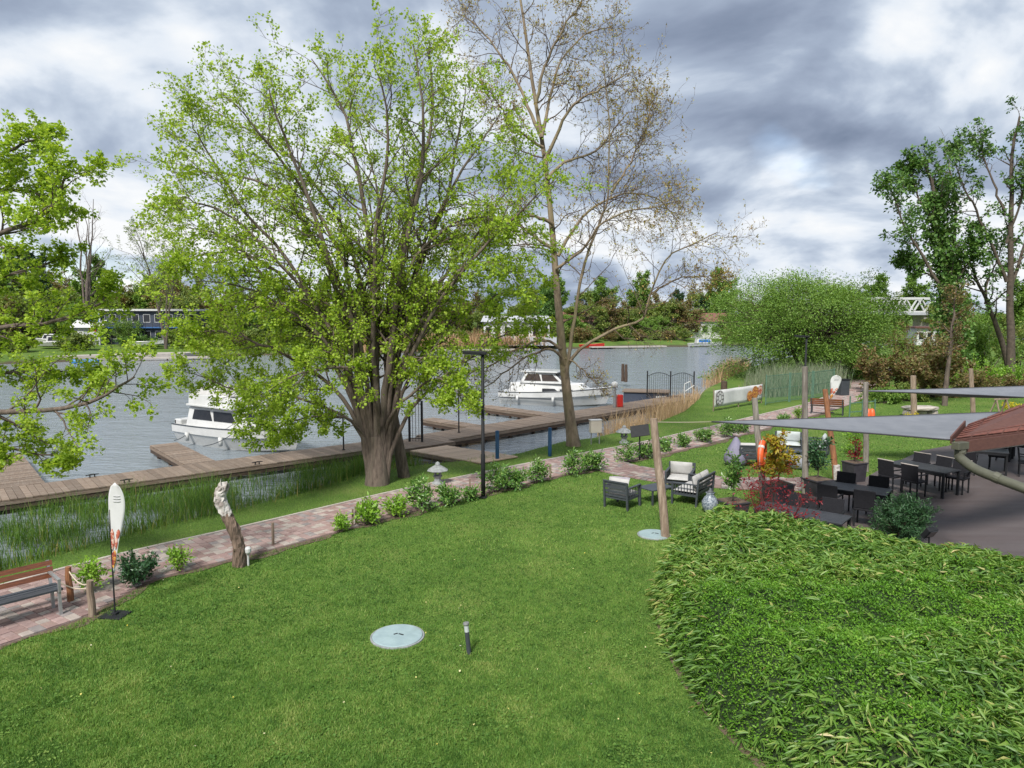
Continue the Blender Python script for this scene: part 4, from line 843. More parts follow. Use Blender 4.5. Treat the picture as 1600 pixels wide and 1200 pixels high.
# ------------------------------------------------------------------ reeds in the shallows
def reeds(name, label, cat, area, n, h, wdt, m, seed, lean=.22, zf=None, var=(.35, .2), mask=None):
    rg = np.random.default_rng(seed); A_ = np.array(area); x = rg.uniform(A_[:, 0].min(), A_[:, 0].max(), n); y = rg.uniform(A_[:, 1].min(), A_[:, 1].max(), n); k = in_poly(x, y, area)
    if mask is not None: k &= rg.uniform(0, 1, n) < mask(x, y)
    x, y = x[k], y[k]; z = np.maximum(ground_h(x, y), WATER_Z - .1); c = len(x); hh = rg.uniform(*h, c) * (.55 + .8 * vnoise(x * 1.6, y * 1.6, 7)); ww = rg.uniform(*wdt, c)
    a = rg.uniform(0, 6.28, c); b = rg.uniform(0, 6.28, c); l = np.abs(rg.normal(size=c)) * lean; sd = np.stack([np.cos(a), np.sin(a), 0 * a], 1); o = np.stack([np.cos(b), np.sin(b), 0 * b], 1); base = np.stack([x, y, z], 1)
    mid = base + o * (hh * l * .3)[:, None] + np.array([0, 0, 1]) * (hh * .6)[:, None]; tip = base + o * (hh * l)[:, None] + np.array([0, 0, 1]) * hh[:, None]
    V = np.stack([base - sd * ww[:, None] / 2, base + sd * ww[:, None] / 2, mid + sd * ww[:, None] * .4, mid - sd * ww[:, None] * .4, tip], 1).reshape(-1, 3); i = np.arange(c)[:, None] * 5
    F = np.concatenate([i + np.array([0, 1, 2]), i + np.array([0, 2, 3]), i + np.array([3, 2, 4])], 0)
    tag(mesh_np(name, V, F, M[m], var=np.repeat(np.clip(rg.normal(*var, c), 0, 1), 5)), label, cat, kind='stuff')
sh = SHORE[2:10]
_reed_area = [(-12.3, 9.5), (-10.7, 13.3), (-9.4, 15.7), (-8.0, 17.7), (-6.4, 19.6), (-5.4, 21.4), (-4.6, 23.4), (-3.2, 24.4), (-3.0, 26.0), (-4.3, 27.2), (-5.6, 27.3), (-15.5, 19.2), (-20, 15), (-17, 9)]
def rmask(x, y): 
    d = dist_line(x, y, SHORE); f = lumps(x * .8 + 3, y * .8); return np.clip(np.interp(d, [0, .7, 1.2, 2.2, 3.0, 4.5, 7], [.9, .8, .3, .45, 1, 1, 1]) * np.interp(f, [.3, .5, .7], [.15, .8, 1.2]), 0, 1)
reeds('green_reeds', 'green reeds and sedge growing in the shallow water beside the boardwalk', 'reeds', _reed_area, 130000, (.2, .72), (.010, .018), 'reed', 4, .38, var=(.36, .22), mask=rmask)
reeds('sedge_tufts', 'low browning sedge along the near water edge', 'reeds', [(p[0] + .35, p[1] - .2) for p in sh] + [(p[0] - 1.0, p[1] + .75) for p in reversed(sh)], 26000, (.18, .5), (.009, .018), 'reed', 5, .4, var=(.62, .25), mask=lambda x, y: np.interp(lumps(x, y + 4), [.3, .7], [.1, .9]))
reeds('dry_reeds', 'dry straw-coloured reeds between the boardwalk and the path', 'reeds', [(4.4, 31.0), (7.3, 34.4), (9.2, 37.6), (10.6, 41), (12.2, 45), (10.3, 45), (8.4, 41.4), (6.4, 38.0), (4.6, 35.2), (3.9, 32.6)], 15000, (.25, 1.35), (.012, .026), 'dry_reed', 6, .55, var=(.5, .3), mask=lambda x, y: np.interp(lumps(x * 1.1, y * 1.1), [.3, .65], [.08, 1]))
reeds('dry_reeds', 'dry tan reeds along the river edge left of the round tree', 'reeds', [(15.5, 54), (19, 60), (25, 74), (23, 75), (17.5, 62), (14.5, 55)], 12000, (.7, 1.6), (.03, .05), 'dry_reed', 8, .35, var=(.35, .3), mask=lambda x, y: np.interp(lumps(x * .7, y * .7), [.3, .6], [.2, 1]))
reeds('grey_reeds', 'pale grey-green reeds behind the wire fence panels', 'reeds', [(15.8, 43.5), (19.5, 45.5), (23.5, 49), (22.5, 51), (18, 48.5), (15, 46)], 9000, (.9, 1.9), (.02, .035), 'grey_reed', 13, .25, var=(.5, .3))
reeds('dry_reeds', 'tan reed belt along the far bank beneath the trees', 'reeds', [(-22, 104), (-10, 110.6), (6, 117), (6, 119), (-12, 113), (-24, 106)], 9000, (1.2, 2.4), (.08, .13), 'dry_reed', 12, .2, var=(.3, .3))

# ------------------------------------------------------------------ clipped bamboo hedge
M['leaf_bamboo'] = leafmat('bamboo leaf', [(.062, .145, .028), (.115, .235, .045), (.175, .315, .062), (.265, .38, .09), (.43, .44, .15), (.62, .53, .27)], .4, .42, .4)
M['leaf_fine'] = leafmat('fine hedge leaf', [(.055, .15, .012), (.095, .23, .018), (.145, .31, .026), (.21, .37, .045)], .3, .5, .3)
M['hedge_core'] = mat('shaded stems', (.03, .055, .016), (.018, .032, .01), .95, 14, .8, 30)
def hedge():
    rg = np.random.default_rng(17); st = .12; xs = np.arange(2.0, 12.6, st); ys = np.arange(3.4, 15.0, st); X, Yy = np.meshgrid(xs, ys)
    ins = in_poly(X, Yy, HEDGE); d = dist_line(X, Yy, HEDGE + HEDGE[:1]) * np.where(ins, 1, -1)
    bump = (lumps(X * 1.1, Yy * 1.1) - .5) * .34 + (lumps(X * 3.2 + 3, Yy * 3.2) - .5) * .22
    Hh = np.where(d > 0, (np.interp(X, [4.5, 7], [1.19, 1.04]) + bump * 1.25) * (1 - np.exp(-np.clip(d, 0, 9) / .16)), -.05); Pm = np.stack([X, Yy, Hh], -1)
    t = thing('hedge', 'large clipped bamboo hedge with long pale-edged leaves at lower right', 'hedge', (6, 10, 0)); o = np.array([6, 10, 0.])
    ny, nx = X.shape; i = np.arange(nx * ny).reshape(ny, nx); F = np.stack([i[:-1, :-1], i[:-1, 1:], i[1:, 1:], i[1:, :-1]], -1).reshape(-1, 4)
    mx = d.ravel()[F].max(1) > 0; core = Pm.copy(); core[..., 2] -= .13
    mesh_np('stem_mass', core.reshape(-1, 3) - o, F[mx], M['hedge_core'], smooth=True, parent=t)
    a, b, c, e = [Pm.reshape(-1, 3)[F[mx][:, k]] for k in range(4)]; nr = np.cross(c - a, e - b); ar = np.linalg.norm(nr, axis=1) / 2; nr = unit(nr); ctr = (a + c) / 2
    vis = (np.abs(ctr[:, 0]) < ctr[:, 1] * .80 + .6) & (ctr[:, 1] > 4.6); wgt = ar * np.where(vis, 1, .04); wgt /= wgt.sum()
    def sample(n, off):
        f = rg.choice(len(a), n, p=wgt); u, v = rg.uniform(0, 1, (2, n, 1)); p = a[f] * (1 - u) * (1 - v) + b[f] * u * (1 - v) + c[f] * u * v + e[f] * (1 - u) * v
        return p + nr[f] * rg.uniform(off[0], off[1], n)[:, None], nr[f]
    fine = lambda p: np.clip(np.interp(dist_line(p[:, 0], p[:, 1], [(3.4, 9.6), (4.7, 9.4), (6.6, 9.6)]), [0, 1.0, 1.9], [1.3, .75, 0]) + np.interp(dist_line(p[:, 0], p[:, 1], [(3.4, 8.2), (4.2, 7.2)]), [0, .5, 1.1], [1, .7, 0]) + (lumps(p[:, 0] * 2.2, p[:, 1] * 2.2) - .5) * .9, 0, 1)
    # long lance leaves, in little fans
    p, n = sample(27000, (-.11, .05)); k = rg.uniform(0, 1, len(p)) > fine(p) * .93; p, n = p[k], n[k]; reps = 4
    az = rg.uniform(0, 6.28, len(p)); P = np.repeat(p, reps, 0); Nn = np.repeat(n, reps, 0); az = np.repeat(az, reps) + rg.normal(size=len(P)) * .55
    out = np.stack([np.cos(az), np.sin(az), 0 * az], 1) + Nn * rg.uniform(-.25, 1.1, len(P))[:, None]; dirs = unit(out); dirs[:, 2] -= .12; dirs = unit(dirs)
    s = rg.uniform(.08, .21, len(P)); wd_ = s * rg.uniform(.055, .095, len(P)); upv = unit(Nn + rg.normal(size=P.shape) * .75); sd = unit(np.cross(upv + np.array([0, -.25, .5]), dirs)); nn = np.cross(dirs, sd)
    mid = P + dirs * (s * .4)[:, None] + nn * (s * .03)[:, None]; tip = P + dirs * s[:, None] - np.array([0, 0, 1]) * (s * .22)[:, None]
    V = np.stack([P, mid + sd * wd_[:, None], tip, mid - sd * wd_[:, None]], 1).reshape(-1, 3); j = np.arange(len(P))[:, None] * 4; Fb = np.concatenate([j + np.array([0, 2, 1]), j + np.array([0, 3, 2])], 0)
    edge = np.interp(dist_line(P[:, 0], P[:, 1], HEDGE[3:8]), [0, .35, 1.2], [.30, .12, 0]); var = np.clip(rg.normal(.33, .17, len(P)) + (lumps(P[:, 0] * 1.3, P[:, 1] * 1.3) - .5) * .3 + edge * rg.uniform(-.2, 1.6, len(P)) + (rg.uniform(0, 1, len(P)) > .965) * .5, 0, 1)
    mesh_np('bamboo_leaves', V - o, Fb, M['leaf_bamboo'], var=np.repeat(var, 4), parent=t)
    p, n = sample(205000, (-.08, .045)); k = rg.uniform(0, 1, len(p)) < fine(p) + .05; p = p[k]; n = n[k]
    v, f, A = leaves(rg, p, .034, .55, .5, n * .9, 0, .12); A = np.clip(A * .75 + np.repeat((lumps(p[:, 0] * 3, p[:, 1] * 3) - .4) * .6, 4), 0, 1); mesh_np('fine_leaves', v - o, f, M['leaf_fine'], var=A, parent=t)
    # dead and drooping sprays along the foot of the hedge
    return t
hedge()

# ------------------------------------------------------------------ laurel shrubs along the path
def laurel(seed, h=.85, wd=.7, leafm='leaf_laurel', n=900, lsz=.12, name='laurel_shrub'):
    return bush(name, 'x', (0, 0, 0), h, wd, wd, leafm, seed, n, lsz, cat='shrub', lobes=6, wid=.42)
LP = [laurel(101), laurel(102, .95, .8), laurel(103, .8, .6, 'leaf_lime', 700), laurel(104, .8, .95, 'leaf_dark', 1700, .095), laurel(105, .55, .5, 'leaf_laurel', 450), laurel(106, .9, .5, 'leaf_lime', 480)]
lspots = [(138, 926, 5, .95, 'light green young shrub between the rope posts and the dark round bush'), (214, 913, 3, 1.0, 'dense dark green round bush on the path edge right of the white flag'), (277, 895, 5, .8, 'thin light green shrub beside a short stake near the dead trunk'),
          (530, 831, 2, .72, 'small lime-green shrub at the start of the shrub row, left of two stakes'), (570, 820, 2, 1.1, 'lime-green shrub right beside the two reddish stakes'), (617, 807, 2, .95, 'lime-green shrub in front of the big tree trunk'),
          (660, 797, 1, 1.1, 'wide green shrub on the path edge right of the lime ones'), (700, 789, 0, .95, 'green shrub below the left stone lantern'), (735, 783, 4, 1.0, 'small low shrub just left of the tall lamp post'),
          (776, 769, 1, 1.05, 'full green shrub just right of the tall lamp post'), (800, 764, 0, 1.1, 'green shrub in the dense group right of the lamp post'), (838, 755, 1, .95, 'green shrub at the right end of the dense group by the lamp post'),
          (899, 742, 1, 1.0, 'green shrub in front of the plane tree trunk'), (925, 736, 0, 1.1, 'green shrub just right of the plane tree trunk, by the path corner'),
          (980, 723, 1, .9, 'green shrub left of the black information board post'), (1010, 717, 0, 1.0, 'green shrub right of the black information board post'), (1040, 706, 4, 1.3, 'low shrub behind the leaning pole along the far path'), (1068, 699, 0, .9, 'shrub along the far path, second right of the leaning pole'),
          (1100, 692, 0, 1.0, 'shrub along the far path above the sofa'), (1135, 684, 1, 1.05, 'shrub along the far path behind the violet beanbag'), (1160, 677, 0, .8, 'shrub along the far path just left of the lifebuoy pole'), (1225, 662, 0, .8, 'round shrub on the path edge left of the second lamp post'), (1248, 656, 5, .9, 'yellowish shrub at the foot of the second lamp post')]
used = set()
for px, py, ki, sc, lb in lspots:
    p = G(px, py)
    if ki in used: copy_tree(LP[ki], p, rnd.uniform(0, 6.2), lb, 'shrubs planted along the path', scl=sc * .84)
    else: used.add(ki); o = LP[ki]; o.location = p; o.scale = (sc * .84,) * 3; tag(o, lb, None, 'shrubs planted along the path')
_st = MB().box((0, 0, .2), (.045, .045, .5)).mesh('stake', M['wood_post'])
for px, py, s, lb in ((427, 853, 1.2, 'short square wooden stake at the path edge right of the dead trunk'), (551, 823, 1.0, 'left one of two reddish stakes by the lime-green shrubs'), (557, 821, 1.1, 'right one of two reddish stakes by the lime-green shrubs'), (285, 893, 1.2, 'short wooden stake behind the thin shrub left of the dead trunk'), (860, 750, 1.1, 'short wooden stake right of the dense shrub group'), (735, 770, .9, 'orange-brown stake among shrubs left of the lamp post'), (1204, 667, .8, 'short wooden stake by the far path')):
    p = G(px, py); o = inst('wooden_stake', _st, None, p, (rnd.uniform(-.05, .05), rnd.uniform(-.05, .05), rnd.uniform(0, 1)), (1, 1, s)); tag(o, lb, 'stake', 'stakes along the path')

# ------------------------------------------------------------------ lawn furniture: lids, lights, posts, flags, dead trunk
def lid(p, r, label):
    t = thing('manhole_cover', label, 'manhole', p)
    MB().lathe([(r * 1.06, -.02), (r * 1.06, .018), (r * 1.0, .022), (r * .99, .004)], 36).build('rim', M['stone'], t)
    MB().lathe([(r * .985, 0), (r * .985, .026), (r * .96, .034), (r * .5, .038), (.02, .04)], 36).build('lid', M['cover'], t)
    MB().box((-.03, .02, .042), (.07, .02, .01), rz=.6).box((.06, .0, .042), (.09, .022, .01), rz=-.5).build('handle', M['black'], t)
lid(G(621, 995), .41, 'round pale blue-green manhole lid in the middle of the lawn')
lid(G(1022, 836), .37, 'round pale manhole lid at the foot of the leaning pole')
t = thing('bollard_light', 'small dark garden bollard light with glass head on the lawn', 'garden light', G(733, 1022), 0); t.rotation_euler = (0, -.09, 0)
MB().tube([(0, 0, -.05), (0, 0, .36)], .035, 12).build('post', M['charcoal'], t); MB().tube([(0, 0, .36), (0, 0, .47)], .036, 12).build('glass', M['cushion_white'], t); MB().lathe([(.045, .47), (.05, .485), (.045, .505), (.01, .51)], 12).build('cap', M['grey_metal'], t)
t = thing('bollard_light', 'small white garden light beside the leaning dead trunk', 'garden light', G(388, 884))
MB().tube([(0, 0, -.03), (0, 0, .26)], .022, 10).build('post', M['white_matt'], t); MB().lathe([(.05, .26), (.07, .30), (.07, .37), (.045, .40), (.01, .405)], 12).build('lamp_head', M['white_matt'], t)
p0 = G(374, 884)
def trunk_stump():
    t = thing('dead_trunk', 'leaning dead tree trunk with bleached white top at the path edge', 'tree trunk', p0); Y = p0.y
    P = [Vector((0, 0, -.1))] + [Z(a, b, Y - .05) - p0 for a, b in ((374, 862), (369, 838), (361, 818), (353, 802))]
    P2 = [Z(a, b, Y - .05) - p0 for a, b in ((355, 806), (349, 790), (344, 778), (347, 766), (351, 757))]
    rg = np.random.default_rng(3)
    for nm, Q, ra, mk in (('trunk', P, (.15, .12, .11, .115, .10), 'dead_bark'), ('bleached_top', P2, (.105, .112, .118, .113, .105), 'dead_white')):
        b = MB().tube([tuple(q) for q in resamp3(Q, 16)], list(np.interp(np.linspace(0, 4, 16), range(5), ra)), 18)
        c = np.array(b.v); ang = np.arctan2(c[:, 1], c[:, 0]); c += rg.normal(size=c.shape) * .011 + (np.sin(ang * 5 + c[:, 2] * 3) * .010)[:, None] * np.stack([np.cos(ang), np.sin(ang), 0 * ang], 1)
        if nm == 'bleached_top': c[-18:, 2] += rg.uniform(-.10, .07, 18)
        b.v = [tuple(q) for q in c]; b.build(nm, M[mk], t, smooth=False)
    MB().tube([P2[1] + Vector((-.10, -.02, .02)), P2[1] + Vector((-.16, -.03, .03))], [.05, .03], 7).build('broken_branch', M['dead_white'], t)
trunk_stump()
def feather_flag(base, top, label, wd, rz):
    t = thing('teardrop_flag', label, 'flag', base, rz); H = top
    MB().box((0, 0, .015), (.42, .34, .03)).box((0, 0, .04), (.10, .10, .05)).build('base_plate', M['black'], t, bevel=.006)
    MB().tube([(0, 0, .04), (0, 0, H * .62), (.01, 0, H * .8)], [.014, .012, .008], 8).build('pole', M['black'], t)
    prof = [(.32, 0, .05), (.40, 0, .20), (.48, -.01, .36), (.56, -.02, .54), (.64, -.03, .70), (.74, -.04, .84), (.82, -.04, .94), (.88, -.02, .97), (.93, .05, .93), (.97, .16, .80), (.99, .28, .66), (1.0, .42, .52)]
    def cloth(lo, hi, nm, mk, off):
        rows = []
        for q in np.linspace(lo, hi, 26):
            l = np.interp(q, [a[0] for a in prof], [a[1] for a in prof]) * wd; r = np.interp(q, [a[0] for a in prof], [a[2] for a in prof]) * wd
            rows.append([(l + (r - l) * s, off + .025 * math.sin(q * 14 + s * 3) * s, q * H) for s in np.linspace(0, 1, 8)])
        o = MB().grid(rows).build(nm, M[mk], t, smooth=True); sm = o.modifiers.new('thick', 'SOLIDIFY'); sm.thickness = .004
        return o
    c = cloth(.32, 1.0, 'cloth', 'banner', 0)
    def patch(q0, q1, s0, s1, nm, mk):
        rows = []
        for q in np.linspace(q0, q1, 7):
            l = np.interp(q, [a[0] for a in prof], [a[1] for a in prof]) * wd; r = np.interp(q, [a[0] for a in prof], [a[2] for a in prof]) * wd; e = math.sin((q - q0) / (q1 - q0) * math.pi) ** .5
            m_ = (s0 + s1) / 2; rows.append([(l + (r - l) * s, -.009 + .025 * math.sin(q * 14 + s * 3) * s, q * H) for s in (m_ + (s0 - m_) * e, m_, m_ + (s1 - m_) * e)])
        o = MB().grid(rows).build(nm, M[mk], t, smooth=True); sm = o.modifiers.new('thick', 'SOLIDIFY'); sm.thickness = .004
    patch(.36, .50, .05, .95, 'food_print', 'print_food'); patch(.49, .66, .02, .42, 'food_print', 'print_red'); patch(.50, .60, .45, .9, 'food_print', 'print_red'); patch(.585, .66, .62, .97, 'food_print', 'print_red')
    for q in (.855, .875, .895): patch(q, q + .012, .3, .75, 'lettering', 'print_grey')
b = G(180, 962); feather_flag(b, Z(193, 754, b.y).z, 'white teardrop flag with red print on a black base, by the rope posts', .30, R(-8))
b = G(1296, 645); feather_flag(b, Z(1300, 586, b.y).z, 'white teardrop flag with orange print beside the distant path bench', .55, R(-8))
def log_post(px, py, h, r, label, mk='wood_post', top=None, name='wooden_post', cat='post', group=None, Y=None):
    p = G(px, py); t = thing(name, label, cat, p, 0, group); tp = Vector((0, 0, h)) if top is None else Z(top[0], top[1], p.y if Y is None else Y) - p
    pts = resamp3([Vector((0, 0, -.2)), tp * .33 + Vector((.008, 0, 0)), tp * .66 - Vector((.01, 0, 0)), tp], 10)
    bb = MB().tube([tuple(q) for q in pts], list(np.linspace(r * 1.08, r * .9, 10)), 12); bb.build('shaft', M[mk], t, smooth=False)
    return t, p + tp
tA, topA = log_post(110, 941, .66, .055, 'dark brown rope post beside the bench end', 'wood_red', group='rope posts near the bench')
tB, topB = log_post(144, 963, .64, .06, 'pale log post with rope left of the flag base', 'wood_post', group='rope posts near the bench')
def rope(a, b, sag, label, r=.012, mk='rope', name='rope', cat='rope'):
    a = Vector(a); b = Vector(b); pts = [a.lerp(b, s) - Vector((0, 0, sag * 4 * s * (1 - s))) for s in np.linspace(0, 1, 10)]; o = a.copy()
    return tag(MB().tube([p - o for p in pts], r, 6).build(name, M[mk], None, o, smooth=True), label, cat)
rope(topA - Vector((0, 0, .06)), topB - Vector((0, 0, .05)), .12, 'pale rope slung between the two rope posts')
rope(topB - Vector((0, 0, .12)), G(96, 945) + Vector((0, 0, .42)), .07, 'pale rope from the log post towards the bench')

def bench(loc, rz, label, L=1.8, group=None, back='bench_wood', seat='charcoal', frame='grey_metal'):
    t = thing('park_bench', label, 'bench', loc, rz, group)
    sm = MB().box((0, 0, 0), (L, .085, .032)).mesh('slat', M[seat]); bm_ = MB().box((0, 0, 0), (L, .028, .085)).mesh('slat', M[back])
    for i in range(4): inst('seat_slat', sm, t, (0, -.18 + i * .105, .45 + .006 * abs(i - 1.5)))
    for i in range(3): inst('back_slat', bm_, t, (0, .255 + i * .03, .60 + i * .105), (R(-14), 0, 0))
    for s in (-1, 1):
        x = s * (L / 2 - .06)
        MB().bar((x, -.24, 0), (x, -.2, .43), .045, .06).bar((x, .16, 0), (x, .2, .43), .045, .06).bar((x, -.24, .43), (x, .22, .43), .045, .04).bar((x, .22, .43), (x, .345, .86), .045, .05).build('end_frame', M[frame], t)
        MB().bar((x, -.26, .64), (x, .27, .66), .05, .03).bar((x, -.24, .43), (x, -.24, .64), .045, .04).build('armrest', M[frame], t)
    return t
dirp = Vector((.66, .75, 0)).normalized(); be = G(98, 962)
_bc = be - dirp * .86 + Vector((-.75, .66, 0)) * .25
bench(_bc, math.atan2(dirp.y, dirp.x), 'wooden bench with red-brown backrest slats at the left edge', 1.8)
bp_ = G(1292, 648); bench(bp_, R(150), 'distant dark bench on the path by the second flag', 1.6, back='bench_wood', seat='wood_dark', frame='charcoal')

# stone lanterns
def lantern(p, s, label):
    t = thing('stone_lantern', label, 'stone lantern', p, .4, 'grey stone lanterns by the water'); t.scale = (s, s, s)
    MB().lathe([(.20, -.03), (.20, .06), (.13, .10), (.10, .22), (.15, .27), (.16, .30)], 8).build('pedestal', M['stone'], t, bevel=.008)
    fb = MB()
    for i in range(4): a = i * math.pi / 2 + .4; fb.box((.11 * math.cos(a), .11 * math.sin(a), .38), (.05, .05, .17), rz=a)
    fb.build('light_chamber', M['stone'], t); MB().lathe([(.33, .455), (.35, .47), (.27, .53), (.15, .60), (.07, .64)], 8).build('roof', M['stone'], t); MB().lathe([(.07, .63), (.09, .66), (.06, .72), (.01, .75)], 8).build('finial', M['stone'], t)
lantern(G(684, 757), .95, 'grey stone lantern left of the gangway, behind the shrubs'); lantern(G(975, 693), 1.0, 'grey stone lantern left of the black information board')

# lamp posts
def street_lamp(p, label, h=4.13):
    t = thing('lamp_post', label, 'lamp post', p, 0, 'black lamp posts along the path')
    MB().tube([(0, 0, -.1), (0, 0, 1.25), (0, 0, 1.27), (0, 0, h)], [.062, .062, .05, .045], 12).build('pole', M['black'], t, smooth=True); MB().lathe([(.11, 0), (.11, .03), (.07, .05)], 12).build('base_flange', M['black'], t)
    MB().box((-.22, 0, h - .01), (.66, .24, .085), ry=R(3)).box((-.02, 0, h - .06), (.14, .09, .07)).build('lamp_head', M['black'], t, bevel=.015); MB().box((-.28, 0, h - .062), (.42, .15, .012), ry=R(3)).build('lamp_glass', M['cushion_white'], t)
street_lamp(G(755, 778), 'tall black lamp post at the path edge right of the big leafy tree'); street_lamp(G(1255, 658), 'black lamp post in front of the round green tree')
for px, py, lb in ((777, 719, 'blue post at the water edge, left of the pair'), (859, 713, 'blue post at the water edge beside the plane tree')):
    p = G(px, py); t = thing('blue_post', lb, 'post', p, 0, 'blue posts at the channel edge'); MB().tube([(0, 0, -.5), (0, 0, 1.02)], .07, 12).build('shaft', M['blue'], t, smooth=True); MB().lathe([(.073, 1.02), (.073, 1.05), (.03, 1.07)], 12).build('cap', M['blue'], t)
t = thing('utility_box', 'cream utility box on two legs right of the plane trunk', 'utility box', G(930, 694), R(12))
MB().box((0, 0, .72), (.46, .26, .50)).build('cabinet', M['house_cream'], t, bevel=.02); MB().box((0, 0, .985), (.50, .30, .025)).build('lid', M['white_matt'], t)
for s in (-1, 1): MB().tube([(s * .17, 0, -.1), (s * .17, 0, .5)], .025, 8).build('leg', M['grey_metal'], t)
t = thing('information_board', 'slanted black information board on a thin post by the path corner', 'sign', G(999, 719), R(-12))
MB().tube([(0, 0, -.1), (0, 0, 1.0)], .025, 8).build('post', M['black'], t); MB().box((0, 0, 1.06), (.66, .46, .03), rx=R(52), ry=R(-10)).build('panel', M['black'], t, bevel=.008)

# poles with sails, lifebuoys
t1, top1 = log_post(1041, 840, 0, .095, 'leaning peeled pole at the corner of the bamboo hedge', 'wood_post', (1021, 654), 'sail_pole', 'pole', 'sail poles', 16.35)
t2, top2 = log_post(1194, 787, 0, .085, 'pole carrying the orange lifebuoy', 'pole_grey', (1179, 622), 'sail_pole', 'pole', 'sail poles', 19.3)
t3, top3 = log_post(1258, 772, 0, .085, 'thick grey straight pole right of the golden shrub planter', 'pole_grey', (1258, 573), 'sail_pole', 'pole', 'sail poles')
t4, top4 = log_post(1308, 757, 0, .085, 'leaning reddish pole with white foot', 'wood_red', (1289, 608), 'sail_pole', 'pole', 'sail poles', 21.8)
MB().tube([(0, 0, 0), (-.035, .02, .6)], [.10, .098], 12).build('white_foot', M['dead_white'], t4)
t5, top5 = log_post(1353, 737, 0, .085, 'grey pole carrying the small orange float', 'pole_grey', (1353, 597), 'sail_pole', 'pole', 'sail poles')
t6, top6 = log_post(1428, 656, 0, .14, 'pale grey pole rising in front of the flat stone seat', 'wood_post', (1427, 587), 'sail_pole', 'pole', 'sail poles')
t7, top7 = log_post(1521, 655, 0, .11, 'slim pale pole near the right edge behind the sails', 'wood_post', (1517, 576), 'sail_pole', 'pole', 'sail poles')
def lifebuoy(c, r, rr, rz, label):
    t = thing('lifebuoy', label, 'lifebuoy', c, rz); ring = [(math.cos(a) * r, 0, math.sin(a) * r) for a in np.linspace(0, 2 * math.pi, 37)]
    MB().tube(ring, rr, 12).build('ring', M['orange'], t, smooth=True)
    for k in range(4):
        a0 = k * math.pi / 2 + .7; MB().tube([(math.cos(a) * r, 0, math.sin(a) * r) for a in np.linspace(a0, a0 + .22, 4)], rr * 1.05, 12).build('band', M['white_matt'] if k % 2 else M['orange'], t, smooth=True)
    MB().tube([(math.cos(a) * (r + rr * (1.15 + .5 * abs(math.sin(a * 2)))), 0, math.sin(a) * (r + rr * (1.15 + .5 * abs(math.sin(a * 2))))) for a in np.linspace(0, 2 * math.pi, 33)], .008, 5).build('grab_line', M['rope'], t)
lifebuoy(Z(1191, 709, 19.15), .30, .085, R(62), 'big orange lifebuoy hanging on a pole above the golden shrub')
t = thing('float', 'orange float hanging on the grey pole behind the large sail', 'float', Z(1359, 648, 23.1)); t.scale = (.62, .62, .85)
MB().lathe([(.02, .24), (.10, .20), (.16, .05), (.18, -.12), (.15, -.22), (.04, -.25)], 12, (-.09, 0, 0)).lathe([(.02, .24), (.10, .20), (.15, .05), (.17, -.12), (.14, -.22), (.04, -.25)], 12, (.14, .05, 0)).build('body', M['orange'], t, smooth=True); MB().tube([(0, 0, .2), (-.02, 0, .42)], .012, 6).build('cord', M['rope'], t)
def sail(A, B, C, sag, label, dip=.12):
    A, B, C = Vector(A), Vector(B), Vector(C); o = A.copy(); cen = (A + B + C) / 3; n = 16; rows = []
    t = thing('shade_sail', label, 'shade sail', o)
    for i in range(n + 1):
        row = []
        for j in range(n + 1):
            u = i / n; v = j / n * u; w0, w1, w2 = 1 - u, u - v, v; p = A * w0 + B * w1 + C * w2
            e = 4 * (w0 * w1 * (1 - w2) ** 2 + w1 * w2 * (1 - w0) ** 2 + w0 * w2 * (1 - w1) ** 2)
            k = min(w0, w1, w2); pull = sag * max(0, e - 3 * k) ; p = p.lerp(cen, min(.5, pull)); p.z -= dip * 27 * w0 * w1 * w2; row.append(p - o)
        rows.append(row)
    c = MB().grid(rows).build('cloth', M['sail'], t, smooth=True); sm = c.modifiers.new('thick', 'SOLIDIFY'); sm.thickness = .006
    for e in ([r[0] for r in rows], [r[-1] for r in rows], rows[-1]): MB().tube([Vector(q) for q in e], .018, 6).build('hem', M['sail_edge'], t, smooth=True)
    return t
sA, sB, sC = Z(1112, 659, 17.2), Z(1492, 688, 14.6), Z(1562, 644, 18.2)
sail(sA, sB, sC, .05, 'large grey triangular shade sail stretching from the roof corner to the left')
rope(top1 - Vector((0, 0, .08)), sA, .01, 'thin cord from the leaning pole to the tip of the large shade sail', .008)
qA, qB, qC = Z(1338, 611, 24.0), Z(1660, 624, 20.0), Z(1680, 600, 25.5)
sail(qA, qB, qC, .14, 'grey shade sail at the right edge behind the roof corner', .2)

